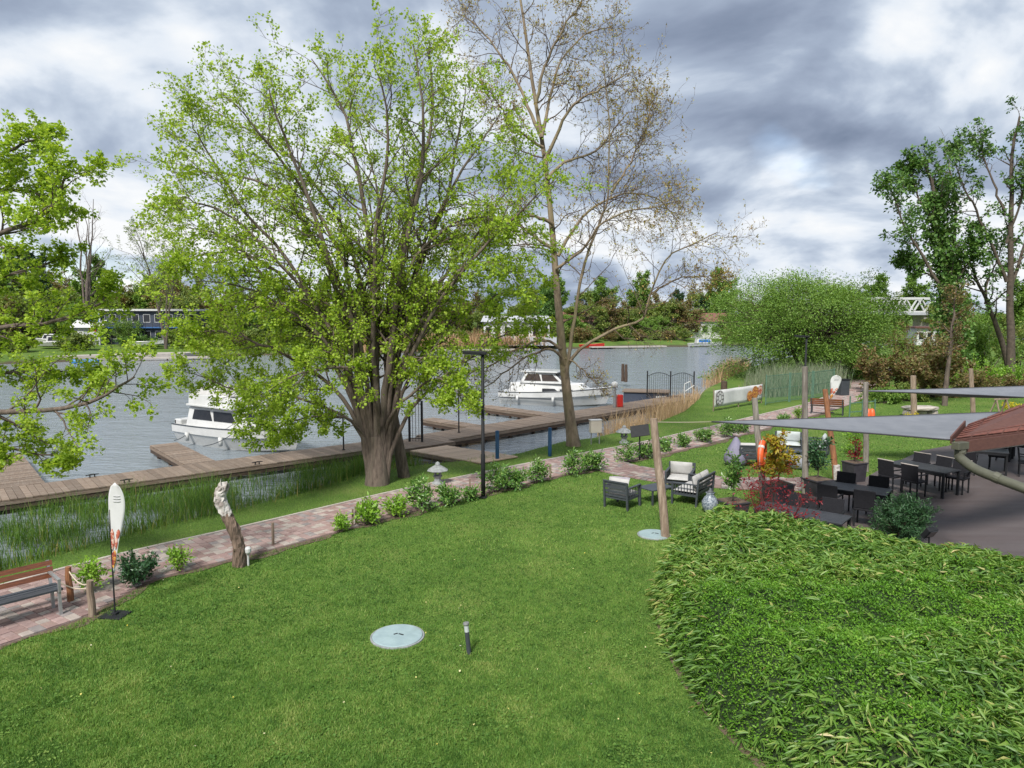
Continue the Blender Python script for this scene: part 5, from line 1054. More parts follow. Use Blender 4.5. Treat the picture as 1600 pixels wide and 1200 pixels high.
# roof corner with gutter and rainwater pipe
def roof():
    t = thing('tiled_roof', 'brown tiled roof corner with dark gutter at the right edge', 'roof', (0, 0, 0)); C1 = Z(1492, 687, 14.5); E1 = Z(1760, 655, 16.6); C2 = Z(1512, 664, 15.4) ; E2 = Z(1800, 560, 19.0)
    MB().add([C1, E1, E2, C2] + [p - Vector((0, 0, .10)) for p in (C1, E1, E2, C2)], [(0, 1, 2, 3), (7, 6, 5, 4), (0, 4, 5, 1), (1, 5, 6, 2), (2, 6, 7, 3), (3, 7, 4, 0)]).build('roof_deck', M['roof_board'], t)
    nr = (E1 - C1).cross(C2 - C1).normalized(); 
    if nr.z < 0: nr = -nr
    for i in range(7):
        for j in range(12):
            u0, u1 = j / 12 + .004, (j + 1) / 12 - .004; v0, v1 = i / 7, (i + 1) / 7 + .03
            q = lambda u, v: C1.lerp(E1, u).lerp(C2.lerp(E2, u), v)
            P = [q(u0, v0) + nr * .045, q(u1, v0) + nr * .045, q(u1, v1) + nr * .018, q(u0, v1) + nr * .018]
            MB().add(P + [p - nr * .015 for p in P], [(0, 1, 2, 3), (7, 6, 5, 4), (0, 4, 5, 1), (1, 5, 6, 2), (2, 6, 7, 3), (3, 7, 4, 0)]).build('roof_tile', M['roof_tile'], t)
    MB().bar(C1 + Vector((.25, .0, -.14)), E1 + Vector((0, 0, -.14)), .035, .24).build('fascia', M['roof_board'], t)
    MB().bar(C1 + Vector((-.05, .05, -.02)), C2 + Vector((-.06, 0, .02)), .03, .16).build('verge_board', M['roof_board'], t)
    MB().bar(C1 + Vector((.2, .02, -.285)), E1 + Vector((0, .02, -.285)), .02, .018).build('trim', M['kerb'], t)
    g = C1 + Vector((-.02, -.06, -.06)); MB().box(g + Vector((.10, 0, -.05)), (.34, .16, .15), rz=R(25)).box(g + Vector((.12, 0, -.17)), (.18, .12, .12), rz=R(25)).build('rain_hopper', M['pipe'], t, bevel=.01)
    pp = [g + Vector((.1, 0, -.15)), g + Vector((.1, 0, -.28)), Z(1503, 718, 14.2), Z(1524, 733, 13.8), Z(1560, 748, 13.4), Z(1600, 763, 13.0), Z(1700, 800, 12.2)]
    MB().tube([tuple(q) for q in resamp3(pp, 30)], .095, 14).build('rainwater_pipe', M['pipe'], t, smooth=True); MB().tube([Z(1553, 744.5, 13.46), Z(1562, 748.5, 13.38)], .108, 14).build('pipe_collar', M['pipe'], t)
roof()

# ------------------------------------------------------------------ terrace and dining sets
tag(MB().slab(TERR, -.05, .045).build('terrace', M['terrace']), kind='structure')
TZ = .045
def dchair(rail=False):
    t = thing('dining_chair', 'x', 'chair')
    MB().box((0, 0, .44), (.48, .46, .05)).build('seat', M['wicker'], t, bevel=.012)
    MB().box((0, -.235, .70), (.48, .035, .46), rx=R(8)).build('backrest', M['wicker'], t, bevel=.012)
    if rail: MB().box((0, -.268, .935), (.50, .035, .02), rx=R(8)).build('top_rail', M['kerb'], t, bevel=.004)
    lm = MB().box((0, 0, .21), (.035, .035, .42)).mesh('leg', M['black'])
    for sx in (-1, 1):
        for sy in (-1, 1): inst('leg', lm, t, (sx * .215, sy * .20, 0))
        MB().bar((sx * .245, -.25, .66), (sx * .245, .20, .645), .045, .028).bar((sx * .245, .19, .64), (sx * .24, .19, .42), .03, .03).build('armrest', M['black'], t)
    return t
def dtable(loc, rz, label, L=1.6, W=.85, h=.74):
    t = thing('dining_table', label, 'table', loc, rz)
    n = 7; sm = MB().box((0, 0, 0), (L, W / n - .008, .028)).mesh('slat', M['table_top'])
    for i in range(n): inst('top_slat', sm, t, (0, -W / 2 + (i + .5) * W / n, h - .014))
    MB().box((0, -W / 2 + .03, h - .07), (L - .06, .03, .07)).box((0, W / 2 - .03, h - .07), (L - .06, .03, .07)).build('apron', M['black'], t)
    lm = MB().box((0, 0, (h - .03) / 2), (.06, .06, h - .03)).mesh('leg', M['black'])
    for sx in (-1, 1):
        for sy in (-1, 1): inst('leg', lm, t, (sx * (L / 2 - .05), sy * (W / 2 - .05), 0))
    return t
CH = [dchair(False), dchair(True)]; chused = [False, False]
def put_chair(p, rz, label, k=0):
    if chused[k]: return copy_tree(CH[k], p, rz, label, 'black woven dining chairs on the terrace')
    chused[k] = True; o = CH[k]; o.location = p; o.rotation_euler = (0, 0, rz); return tag(o, label, None, 'black woven dining chairs on the terrace')
def dining(pa, pb_, pn, label, seats, k, L=1.6, W=.85):
    a, b_ = G(*pa, .78), G(*pb_, .78); c = (a + b_) / 2; c.z = TZ; ang = math.atan2(b_.y - a.y, b_.x - a.x); dtable(c, ang, label, L, W)
    for sx, sy, lb in seats:
        off = Matrix.Rotation(ang, 4, 'Z') @ Vector((sx, sy, 0)); q = c + off
        put_chair(q, ang + (0 if sy < -.3 else math.pi if sy > .3 else (-math.pi / 2 if sx > 0 else math.pi / 2)) + rnd.uniform(-.12, .12), lb, k)
dining((1288, 756), (1384, 769), None, 'slate-topped dining table behind the red maple', [(-.42, -.66, 'black woven chair on the near left side of the slate table behind the red maple'), (.42, -.72, 'black woven chair on the near right side of the slate table, back to the camera'), (-.40, .66, 'black woven chair on the far left side of the slate table'), (.42, .66, 'black woven chair on the far right side of the slate table')], 0)
dining((1192, 790), (1318, 812), None, 'long dark table behind the hedge under the red maple twigs', [(-.4, .7, 'black woven chair behind the long dark table under the red maple, left'), (.4, .72, 'black woven chair behind the long dark table under the red maple, right')], 0, 1.9, .8)
dining((1408, 722), (1478, 735), None, 'black table ringed by chairs with pale top rails, below the large sail', [(-.5, -.75, 'pale-railed black chair on the near left of the ringed table'), (.22, -.78, 'pale-railed black chair on the near right of the ringed table'), (-.55, .68, 'pale-railed black chair on the far left of the ringed table'), (.05, .70, 'pale-railed black chair on the far middle of the ringed table'), (.62, .70, 'pale-railed black chair on the far right of the ringed table')], 1, 1.7, .85)
dining((1515, 700), (1562, 704), None, 'far black table behind the rainwater pipe', [(-.5, .7, 'black chair on the far left of the table behind the rainwater pipe'), (.4, .7, 'black chair on the far right of the table behind the rainwater pipe'), (-.45, -.7, 'black chair on the near side of the table behind the rainwater pipe'), (1.15, -.1, 'black chair turned sideways right of the table behind the rainwater pipe')], 0, 1.3, .85)
dining((1590, 688), (1650, 694), None, 'furthest dark table at the right edge of the terrace', [(-.5, .7, 'black chair behind the furthest table at the right edge'), (-.9, -.1, 'black chair at the left end of the furthest table')], 0, 1.5, .85)

# ------------------------------------------------------------------ lounge furniture on the lawn
def cushion(b, c, d, rx=0, rz=0, ry=0):
    M_ = Matrix.Translation(c) @ Euler((rx, ry, rz)).to_matrix().to_4x4(); n = 8; g = len(b.v); pts = []
    for s in (1, -1):
        for i in range(n + 1):
            for j in range(n + 1):
                u, v = i / n * 2 - 1, j / n * 2 - 1; k = max(0, (1 - u ** 6)) ** .5 * max(0, (1 - v ** 6)) ** .5
                pts.append(M_ @ Vector((u * d[0] / 2, v * d[1] / 2, s * d[2] / 2 * (k * (.82 + .18 * (1 - u * u) * (1 - v * v))))))
    F_ = []
    for s in (0, 1):
        o = s * (n + 1) ** 2
        for i in range(n):
            for j in range(n):
                q = (o + i * (n + 1) + j, o + (i + 1) * (n + 1) + j, o + (i + 1) * (n + 1) + j + 1, o + i * (n + 1) + j + 1); F_.append(q if s == 0 else q[::-1])
    return b.add(pts, F_)
def lounge(loc, rz, label, W=.76, throw=False, cmat='cushion', name='lounge_armchair', cat='armchair', wicker=False, pillow=True):
    D = .74; t = thing(name, label, cat, loc, rz)            # faces +y
    lm = MB().box((0, 0, .30), (.05, .05, .60)).mesh('leg', M['charcoal']); bl = MB().box((0, 0, .37), (.05, .05, .74)).mesh('leg', M['charcoal'])
    for s in (-1, 1):
        inst('leg', lm, t, (s * (W / 2 - .025), D / 2 - .03, 0)); inst('leg', bl, t, (s * (W / 2 - .025), -D / 2 + .03, 0), (R(4), 0, 0))
        MB().box((s * (W / 2 - .03), 0, .60), (.07, D - .04, .028)).build('armrest', M['charcoal'], t, bevel=.006)
        if wicker: MB().box((s * (W / 2 - .03), 0, .40), (.05, D - .1, .36)).build('side_panel', M['wicker'], t)
        else:
            sl = MB().box((0, 0, .45), (.018, .018, .27)).mesh('spindle', M['charcoal'])
            for i in range(7): inst('side_spindle', sl, t, (s * (W / 2 - .03), -D / 2 + .12 + i * .085, 0))
    MB().box((0, 0, .29), (W - .06, D - .06, .05)).build('seat_frame', M['charcoal'], t)
    bs = MB().box((0, 0, 0), (W - .10, .022, .055)).mesh('slat', M['charcoal'])
    for i in range(4): inst('back_slat', bs, t, (0, -D / 2 + .02 - .012 * i, .36 + i * .115))
    MB().box((0, -D / 2 - .03, .75), (W, .045, .035)).build('top_rail', M['charcoal'], t)
    cushion(MB(), (0, .02, .385), (W - .12, D - .10, .14)).build('seat_cushion', M[cmat], t, smooth=True)
    for k in range(1 if W < 1 else 2):
        w_ = (W - .14) / (1 if W < 1 else 2); cushion(MB(), ((0 if W < 1 else (k - .5) * w_), -D / 2 + .13, .62), (w_, .40, .15), rx=R(78)).build('back_cushion', M[cmat], t, smooth=True)
    if throw: cushion(MB(), (-.05, -.12, .70), (.55, .34, .16), rx=R(35), rz=.3).build('throw', M['blanket'], t, smooth=True)
    return t
def facing(a, b_): d = b_ - a; return math.atan2(d.y, d.x) - math.pi / 2
a, b_, c = G(945, 794), G(979, 797.5), G(1006, 789)
f = (c - b_); f = Vector((f.x, f.y, 0)).normalized(); f = Vector((.62, .78, 0)).normalized()
mid = (a + b_) / 2 + f * .36
lounge(mid, facing(Vector((0, 0, 0)), f), 'charcoal slatted armchair with grey throw, leftmost on the lawn', .74, True)
sv = G(1119, 774) - G(1082, 797); mid = (G(1119, 774) + G(1082, 797)) / 2; fd_ = Vector((-sv.y, sv.x, 0)).normalized()
lounge(mid + fd_ * .36, facing(Vector((0, 0, 0)), fd_), 'charcoal slatted two-seat sofa with light cushions beside the patterned vase', 1.30, False, 'cushion', 'lounge_sofa', 'sofa')
lounge(G(1062, 766), R(158), 'charcoal armchair with thick light cushions behind the leaning pole, facing the camera', .78)
lounge(G(1169, 727), R(-6), 'slatted charcoal armchair with its back to the camera beside the violet beanbag', .78)
lounge(G(1231, 709), R(160), 'wicker armchair with pale pillow further back on the lawn', .95, False, 'cushion_white', wicker=True)
lounge(G(1277, 712), R(60), 'slatted charcoal armchair half hidden behind the thick grey pole', .8, False, 'cushion_white')
def ctable(p, rz, w_, d_, h, label):
    t = thing('coffee_table', label, 'coffee table', p, rz); MB().box((0, 0, h), (w_, d_, .03)).build('top', M['charcoal'], t, bevel=.006); lm = MB().box((0, 0, h / 2), (.04, .04, h)).mesh('leg', M['charcoal'])
    for sx in (-1, 1):
        for sy in (-1, 1): inst('leg', lm, t, (sx * (w_ / 2 - .04), sy * (d_ / 2 - .04), 0))
ctable(G(1024, 784), R(35), .85, .6, .42, 'low charcoal coffee table between the throw armchair and the sofa'); ctable(G(1236, 722), R(10), .85, .6, .40, 'low dark table in front of the wicker armchair')
t = thing('beanbag', 'violet-grey teardrop beanbag on the upper lawn', 'beanbag', G(1149, 727)); MB().lathe([(.18, 0), (.32, .04), (.40, .18), (.38, .36), (.27, .58), (.16, .78), (.09, .92), (.03, .99)], 20).build('bag', M['beanbag'], t, smooth=True)
t = thing('pouf', 'low grey pouf beside the thick grey pole', 'pouf', G(1246, 731)); MB().lathe([(.25, 0), (.36, .05), (.40, .18), (.38, .32), (.28, .40), (.04, .43)], 20).build('body', M['pouf'], t, smooth=True)
def vase():
    t = thing('patterned_vase', 'grey vase with a pale leaf pattern at the sofa corner', 'vase', G(1109, 800)); prof = [(.12, 0), (.17, .05), (.215, .18), (.21, .30), (.15, .40), (.10, .45), (.10, .50), (.12, .53)]
    m_ = mat('vase glaze', (.10, .125, .16), (.29, .32, .35), .4, 26, lo=.47, hi=.53); MB().lathe(prof, 20).build('body', m_, t, smooth=True); MB().lathe([(.10, .53), (.07, .56), (.03, .60), (.03, .64)], 12).build('lid', M['pot_grey'], t, smooth=True)
vase()

# ------------------------------------------------------------------ planters and their plants
def planter(p, w_, h, label, mk='pot', z=0.0):
    t = thing('planter', label, 'planter', Vector((p.x, p.y, z)), R(20)); b = MB()
    b.box((0, 0, h / 2), (w_ * .86, w_ * .86, h), top=1 / .86); b.build('tub', M[mk], t, bevel=.01)
    MB().box((0, 0, h), (w_ + .03, w_ + .03, .03)).build('rim', M[mk], t); MB().box((0, 0, h + .016), (w_ - .06, w_ - .06, .012)).build('soil', M['soil'], t)
    return t
def standard_tree(p, z, h, r, leafm, seed, label, n=420, lsz=.09, stem=.55, name='potted_tree', cat='tree'):
    n = int(n * 1.7); rg = np.random.default_rng(seed); P = resamp3([Vector((0, 0, 0)), Vector((.02, 0, h * stem * .5)), Vector((-.01, .01, h * stem)), Vector((.0, 0, h * .85))], 8)[None]; Rd = np.linspace(.02, .008, 8)[None]
    s1 = sprout(rg, P, Rd, np.array([r * 1.15]), 22, stem * .85, 1, (R(35), R(85)), 1, .5, .2); P1, R1 = grow(rg, *s1[:3], np.maximum(s1[3], .003), 5, .2, (0, 0, .06)); pos, T = on_twigs(rg, P1, int(n / 22), .05, .15)
    t = thing(name, label, cat, Vector((p.x, p.y, z))); v, f = merge([tubes(P, Rd, 7), tubes(P1, R1, 3)]); mesh_np('trunk', v, f, M['bark_dark'], parent=t); v, f, a = leaves(rg, pos, lsz, .5, .3, T, .1); mesh_np('crown', v, f, M[leafm], var=a, parent=t)
p = G(1144, 803); planter(p, .62, .34, 'low dark square planter right of the patterned vase'); standard_tree(p, .35, 1.15, .34, 'leaf_laurel', 201, 'small citrus tree in the low dark planter', 420, .10, .45)
p = G(1214, 790); planter(p, .62, .62, 'tall grey planter below the golden shrub', 'pot_grey'); standard_tree(p, .62, 1.35, .52, 'leaf_gold', 202, 'golden and red leaved shrub in the tall grey planter', 900, .11, .35, 'potted_shrub', 'shrub')
p = G(1276, 774); planter(p, .62, .48, 'dark planter right of the thick grey pole'); standard_tree(p, .48, 1.2, .42, 'leaf_dark', 203, 'dark green small tree in the planter by the thick grey pole', 520, .10, .42)
p = G(1334, 753); planter(p, .52, .62, 'narrow dark planter beside the leaning reddish pole'); standard_tree(p, .62, .75, .25, 'leaf_red', 204, 'sparse red-leaved plant in the narrow dark planter', 130, .08, .3, 'potted_shrub', 'shrub')
standard_tree(G(1336, 712), 0, 1.15, .45, 'leaf_lime', 205, 'little light green tree on the upper lawn beneath the large sail', 420, .09, .35, 'young_tree')
def maple():
    rg = np.random.default_rng(77); b = Vector((5.3, 14.0, .75)); k = 7; a = rg.uniform(0, 6.28, k); tip = np.stack([np.cos(a) * .75 + .15, np.sin(a) * .5, rg.uniform(.75, 1.15, k)], 1); tt = np.linspace(0, 1, 7); P = tip[:, None] * tt[None, :, None]; P[:, :, 2] -= .5 * (1 - tt)[None]; Rd = np.full((k, 1), .014) * (1 - .7 * tt)[None]
    s1 = sprout(rg, P, Rd, np.full(k, .75), 9, .25, 1, (R(30), R(75)), 1, .6, .35); P1, R1 = grow(rg, *s1[:3], np.maximum(s1[3], .003), 6, .2, (0, 0, .02)); s2 = sprout(rg, P1, R1, s1[2], 3, .3, 1, (R(30), R(70)), .5, .7, .3); P2, R2 = grow(rg, *s2[:3], np.maximum(s2[3], .002), 3, .2, (0, 0, 0))
    pos, T = on_twigs(rg, P2, 6, .03); t = thing('red_maple', 'low red-leaved maple sprawling over the back of the bamboo hedge', 'shrub', b); m_ = mat('red twig', (.16, .03, .03), (.10, .02, .02)); v, f = merge([tubes(P, Rd, 6), tubes(P1, R1, 4), tubes(P2, R2, 3)]); mesh_np('stems', v, f, m_, parent=t); v, f, A = leaves(rg, pos, .06, .45, .2, T, .2); mesh_np('foliage', v, f, M['leaf_red'], var=A, parent=t)
maple()
g = G(1412, 832, .3); bush('clipped_shrub', 'dense dark conical shrub at the terrace edge behind the hedge', (g.x, g.y, 0), 1.15, 1.25, 1.1, 'leaf_dark', 88, 15000, .075, lobes=26, wid=.25)
t = thing('spotlight', 'small black floodlight standing on the terrace behind the hedge', 'spotlight', (8.05, 13.35, .05), R(25)); MB().box((0, 0, .95), (.26, .10, .22), rx=R(35)).build('housing', M['black'], t, bevel=.012); MB().tube([(0, 0, 0), (0, 0, .86)], .018, 8).build('stand', M['black'], t); MB().box((0, -.05, .93), (.21, .02, .17), rx=R(35)).build('lens', M['glass_dark'], t)

# ------------------------------------------------------------------ banner, fence and other things by the distant path
def banner():
    a, b_ = G(1116, 643), G(1191, 630); d = b_ - a; L_ = d.length; t = thing('banner', 'long white banner with round food pictures at both ends', 'banner', a, math.atan2(d.y, d.x))
    n = 24; rows = [[(L_ * i / n, .03 * math.sin(i * .8), z) for i in range(n + 1)] for z in np.linspace(.22, 1.12, 6)]; c = MB().grid(rows).build('cloth', M['banner'], t, smooth=True); sm = c.modifiers.new('thick', 'SOLIDIFY'); sm.thickness = .012
    def disc(cx, cz, r, mk, nm, off=-.045, k=20): MB().add([(cx + r * math.cos(2 * math.pi * i / k), off, cz + r * math.sin(2 * math.pi * i / k)) for i in range(k)] + [(cx + r * math.cos(2 * math.pi * i / k), off - .004, cz + r * math.sin(2 * math.pi * i / k)) for i in range(k)], [tuple(range(k, 2 * k))] + [(i, (i + 1) % k, k + (i + 1) % k, k + i) for i in range(k)]).build(nm, M[mk], t)
    disc(.45, .70, .40, 'print_dark', 'plate_print'); disc(.45, .70, .15, 'banner', 'plate_print', -.055)
    for k in range(8): disc(.45 + .27 * math.cos(k * .785), .70 + .27 * math.sin(k * .785), .075, 'banner', 'plate_print', -.055, 8)
    disc(L_ - 1.55, .55, .30, 'print_food', 'food_print', -.045); disc(L_ - .95, .72, .36, 'print_food', 'food_print', -.05); disc(L_ - .40, .80, .28, 'print_red', 'food_print', -.046)
    for s in (0, L_ / 2, L_): MB().tube([(s, .06, -.1), (s, .06, 1.2)], .03, 8).build('post', M['wood_post'], t)
banner()
M['green_mesh'] = mat('green mesh wire', (.10, .19, .13), (.07, .14, .10), .6, 5)
for k, (pa, pb_) in enumerate((((1196, 633), (1232, 628)), ((1234, 628), (1268, 624)), ((1270, 624), (1302, 618)))):
    a, b_ = G(*pa), G(*pb_); d = b_ - a; L_ = d.length; t = thing('mesh_fence', ('green wire fence panel next to the banner', 'green wire fence panel left of the second lamp post', 'green wire fence panel behind the second flag')[k], 'fence', a, math.atan2(d.y, d.x), 'green fence panels by the bank')
    for s in (0, L_): MB().tube([(s, 0, -.1), (s, 0, 1.75)], .035, 8).build('post', M['green_mesh'], t)
    for z in (.1, .9, 1.65): MB().bar((0, 0, z), (L_, 0, z), .02, .025).build('rail', M['green_mesh'], t)
    wm = MB().box((0, 0, .9), (.016, .016, 1.6)).mesh('wire', M['green_mesh'])
    for i in range(1, int(L_ / .11)): inst('wire', wm, t, (i * .11, 0, 0))
t = thing('litter_bin', 'dark litter bin behind the second flag', 'bin', G(1316, 618), .3); MB().box((0, 0, .5), (.62, .55, 1.0)).build('body', M['charcoal'], t, bevel=.03); MB().box((0, 0, 1.03), (.68, .6, .06)).build('lid', M['black'], t)
def stone_seat():
    rg = np.random.default_rng(8); t = thing('stone_bench', 'long flat pale stone seat on boulders in the back garden', 'stone bench', G(1437, 650))
    b = MB().lathe([(.5, -.05), (.98, .0), (1.02, .08), (.95, .13), (.3, .14)], 18); b.v = [(x * .92 + rg.normal() * .03, y * .5 + rg.normal() * .02, z + .36 + rg.normal() * .008) for x, y, z in b.v]; b.build('slab', M['rock'], t)
    for x in (-.6, .05, .62):
        b = MB().lathe([(.16, -.05), (.27, .1), (.26, .25), (.17, .36)], 9); b.v = [(vx * rg.uniform(.85, 1.15) + x, vy * rg.uniform(.85, 1.15), z) for vx, vy, z in b.v]; b.build('boulder', M['rock'], t)
stone_seat()
t = thing('trestle', 'small pale wooden trestle left of the roof corner in the back garden', 'trestle', G(1563, 648), R(20))
for s in (-1, 1):
    for q in (-1, 1): MB().bar((s * .42, q * .28, 0), (s * .36, 0, .8), .07, .05).build('leg', M['wood_post'], t)
MB().bar((-.5, 0, .82), (.5, 0, .82), .10, .07).build('beam', M['wood_post'], t)
t = thing('garden_rail', 'dark green metal railing beside the far path', 'railing', G(1327, 655), R(25)); 
for x in (0, .9, 1.8): MB().tube([(x, 0, -.1), (x, 0, 1.15 if x == 0 else .9)], .035, 8).build('post', M['green_mesh'], t)
for z in (.35, .8): MB().bar((0, 0, z), (1.8, 0, z), .04, .05).build('rail', M['green_mesh'], t)
for k, (px, py, w_) in enumerate(((1427, 657, 1.3), (1582, 638, 1.6))): g = G(px, py); bush('flower_bush', ('small patch of yellow flowers in front of the stone seat', 'yellow flowering bush above the roof corner')[k], g, .38, w_, .7, 'leaf_yellow', 120 + k, 700, .07, lobes=9)
for k, (px, Y, h, wd_, lm, lb) in enumerate(((1530, 45, 1.5, 4.5, 'leaf_rust', 'long dark hedge section near the right edge, left half'), (1600, 45, 1.6, 5.0, 'leaf_rust', 'long dark hedge section at the right edge'), (1530, 47.5, 2.2, 5.5, 'leaf_lime', 'bright green shrub row above the dark hedge, left half'), (1610, 47, 2.3, 5.5, 'leaf_lime', 'bright green shrub row above the dark hedge at the right edge'), (1380, 41, 1.0, 3.6, 'leaf_willow', 'low olive shrub left of the stone seat'), (1420, 42, 1.1, 3.4, 'leaf_mixed', 'low yellow-green shrub behind the stone seat'), (1470, 52, 2.0, 5, 'leaf_willow', 'green shrub beneath the ivy-clad tree'))):
    bush('garden_shrub', lb, gp(px, Y), h, wd_, 1.6, lm, 140 + k, 3200, .12, lobes=14)

# ------------------------------------------------------------------ moored boats
def loft(t, L_, beam, zs, name, m_hull, m_under, stripe):
    S = 18; secs = []
    for i in range(S + 1):
        q = i / S; bm_ = beam / 2 * (1 - max(0, (q - .45) / .55) ** 2.4) * (.94 + .06 * min(1, q * 4)); ch = bm_ * (.84 - .35 * q ** 3); sh_ = zs[0] + (zs[1] - zs[0]) * q ** 1.7; x = -L_ / 2 + L_ * q
        zk = -.35 + .55 * max(0, (q - .6) / .4) ** 2; zc = -.02 + .42 * max(0, q - .35) ** 1.5; bow = max(0, q - .6) / .4
        secs.append([(x - bow * .55, 0, zk), (x - bow * .35, ch * .92, zc), (x - bow * .10, bm_ * (.97 - .1 * bow), zc + (sh_ - zc) * .58), (x, bm_ * 1.0 + .02, zc + (sh_ - zc) * .62), (x + bow * .05, bm_ + .03, sh_)])
    for nm, cols, mk in (('hull_bottom', (0, 1), m_under), ('hull', (1, 2, 3, 4), m_hull)):
        b = MB()
        for s in (1, -1): b.grid([[(p[c][0], s * p[c][1], p[c][2]) for c in (cols if s > 0 else cols[::-1])] for p in secs])
        if nm == 'hull': p = secs[0]; b.add([(p[c][0], p[c][1], p[c][2]) for c in (0, 1, 2, 3, 4)] + [(p[c][0], -p[c][1], p[c][2]) for c in (4, 3, 2, 1)], [tuple(range(9))])
        b.build(nm, M[mk], t, smooth=False)
    MB().grid([[(p[4][0], p[4][1], p[4][2] - .03), (p[4][0], 0, p[4][2] + .05), (p[4][0], -p[4][1], p[4][2] - .03)] for p in secs]).build('deck', M['white'], t)
    for s in (1, -1): MB().tube([(p[4][0], s * p[4][1], p[4][2]) for p in secs], .028, 6).build('rubbing_strake', M[stripe], t)
    return secs
def cabin(t, x0, x1, w0, w1, z0, z1, rake0, rake1, name, mk, win=None, wm='glass_dark', crown=.05, tw=.84):
    P = [(x0, -w0 / 2, z0), (x1, -w1 / 2, z0), (x1, w1 / 2, z0), (x0, w0 / 2, z0), (x0 + rake0, -w0 / 2 * tw, z1), (x1 - rake1, -w1 / 2 * tw, z1), (x1 - rake1, w1 / 2 * tw, z1), (x0 + rake0, w0 / 2 * tw, z1), ((x0 + x1) / 2, 0, z1 + crown)]
    o = MB().add(P, [(0, 1, 5, 4), (1, 2, 6, 5), (2, 3, 7, 6), (3, 0, 4, 7), (4, 5, 8), (5, 6, 8), (6, 7, 8), (7, 4, 8)]).build(name, M[mk], t, bevel=.05)
    if win:
        P = [Vector(p) for p in P]
        def pane(a, b_, c, d, u0, u1, v0, v1):
            q = lambda u, v: a.lerp(b_, u).lerp(d.lerp(c, u), v); n = (b_ - a).cross(d - a).normalized(); R4 = [q(u0, v0), q(u1, v0), q(u1 - .02, v1), q(u0 + .02, v1)]
            MB().add([p + n * .02 for p in R4] + [p - n * .03 for p in R4], [(0, 1, 2, 3), (0, 4, 5, 1), (1, 5, 6, 2), (2, 6, 7, 3), (3, 7, 4, 0)]).build('window', M[wm], t)
        for u0, u1, v0, v1 in win['side']: pane(P[0], P[1], P[5], P[4], u0, u1, v0, v1); pane(P[2], P[3], P[7], P[6], 1 - u1, 1 - u0, v0, v1)
        for u0, u1, v0, v1 in win.get('front', []): pane(P[1], P[2], P[6], P[5], u0, u1, v0, v1)
        for u0, u1, v0, v1 in win.get('back', []): pane(P[3], P[0], P[4], P[7], u0, u1, v0, v1)
    return o
def cruiser(loc, rz, label, fly):
    t = thing('cabin_cruiser', label, 'boat', loc, rz, 'white motor boats moored at the piers'); L_ = 7.2; beam = 2.6
    secs = loft(t, L_, beam, (.88, 1.12) if fly else (.80, 1.25), 'hull', 'white', 'hull_grey', 'charcoal' if fly else 'charcoal')
    if fly:
        cabin(t, -2.7, 1.6, 2.3, 1.8, .84, 1.72, .08, 1.0, 'cabin', 'white', {'side': [(.10, .44, .38, .86), (.47, .84, .38, .84)], 'front': [(.06, .48, .12, .85), (.52, .94, .12, .85)]})
        cabin(t, .9, 2.7, 1.7, .7, .98, 1.24, .2, .5, 'foredeck_coachroof', 'white')
        MB().box((-1.0, 0, 1.80), (3.3, 2.25, .09)).build('flybridge_floor', M['white'], t, bevel=.03)
        cabin(t, -2.55, .55, 2.15, 1.7, 1.84, 2.28, -.05, .55, 'flybridge_coaming', 'white', tw=.94); cabin(t, -2.4, .1, 1.95, 1.5, 2.28, 2.58, .25, .55, 'canvas_cover', 'cushion', tw=.7)
        MB().tube([(-2.45, -.95, 2.3), (-2.5, -.95, 2.78), (-1.2, -.9, 2.84), (-.5, -.85, 2.34)], .022, 6).build('rail', M['grey_metal'], t); MB().tube([(-2.45, .95, 2.3), (-2.5, .95, 2.78), (-1.2, .9, 2.84), (-.5, .85, 2.34)], .022, 6).build('rail', M['grey_metal'], t)
        MB().tube([(-3.45, -1.15, .9), (-3.45, -1.15, 1.05)], .03, 6).build('stern_cleat', M['black'], t)
        MB().box((-3.3, 0, .95), (.5, 2.3, .28)).build('transom_seat', M['white'], t, bevel=.05)
    else:
        cabin(t, -2.9, 2.5, 2.4, 1.2, .80, 1.42, .05, .9, 'cabin', 'white', {'side': [(.42, .62, .16, .46), (.64, .84, .16, .42)]})
        cabin(t, -2.2, .75, 2.0, 1.65, 1.42, 2.08, .35, .75, 'wheelhouse', 'white', {'side': [(.08, .50, .22, .86), (.53, .93, .22, .84)], 'front': [(.05, .48, .15, .88), (.52, .95, .15, .88)], 'back': [(.1, .9, .15, .85)]}, 'glass_brown'); MB().box((-.95, 0, 2.14), (2.55, 1.85, .10)).build('hardtop', M['white'], t, bevel=.04)
        cabin(t, -.6, .9, 1.4, 1.1, 1.44, 1.62, .0, .4, 'windscreen_base', 'white')
        for s in (-1, 1): MB().box((-1.2, s * 1.33, .46), (4.4, .02, .05)).build('side_stripe', M['charcoal'], t)
        MB().tube([(-2.6, .6, 2.1), (-2.62, .6, 2.75)], .012, 5).build('aerial', M['grey_metal'], t)
    for s in (-1, 1): MB().tube([(secs[i][4][0], s * (secs[i][4][1] - .06), secs[i][4][2] + (.42 if 11 < i < 18 else .02)) for i in (10, 12, 14, 16, 17, 18)], .013, 5).build('bow_rail', M['grey_metal'], t)
    for x in (-2.2, .2): MB().tube([(x, -1.40, .25), (x, -1.42, .62)], [.08, .09], 8).build('fender', M['white_matt'], t, smooth=True)
    return t
cruiser((-11.75, 31.0, WATER_Z - .02), R(-33), 'white cabin boat with a flybridge moored behind the leafy tree', True)
cruiser((2.9, 45.6, WATER_Z - .02), R(-22), 'white cabin boat with dark windows moored behind the bare plane tree', False)
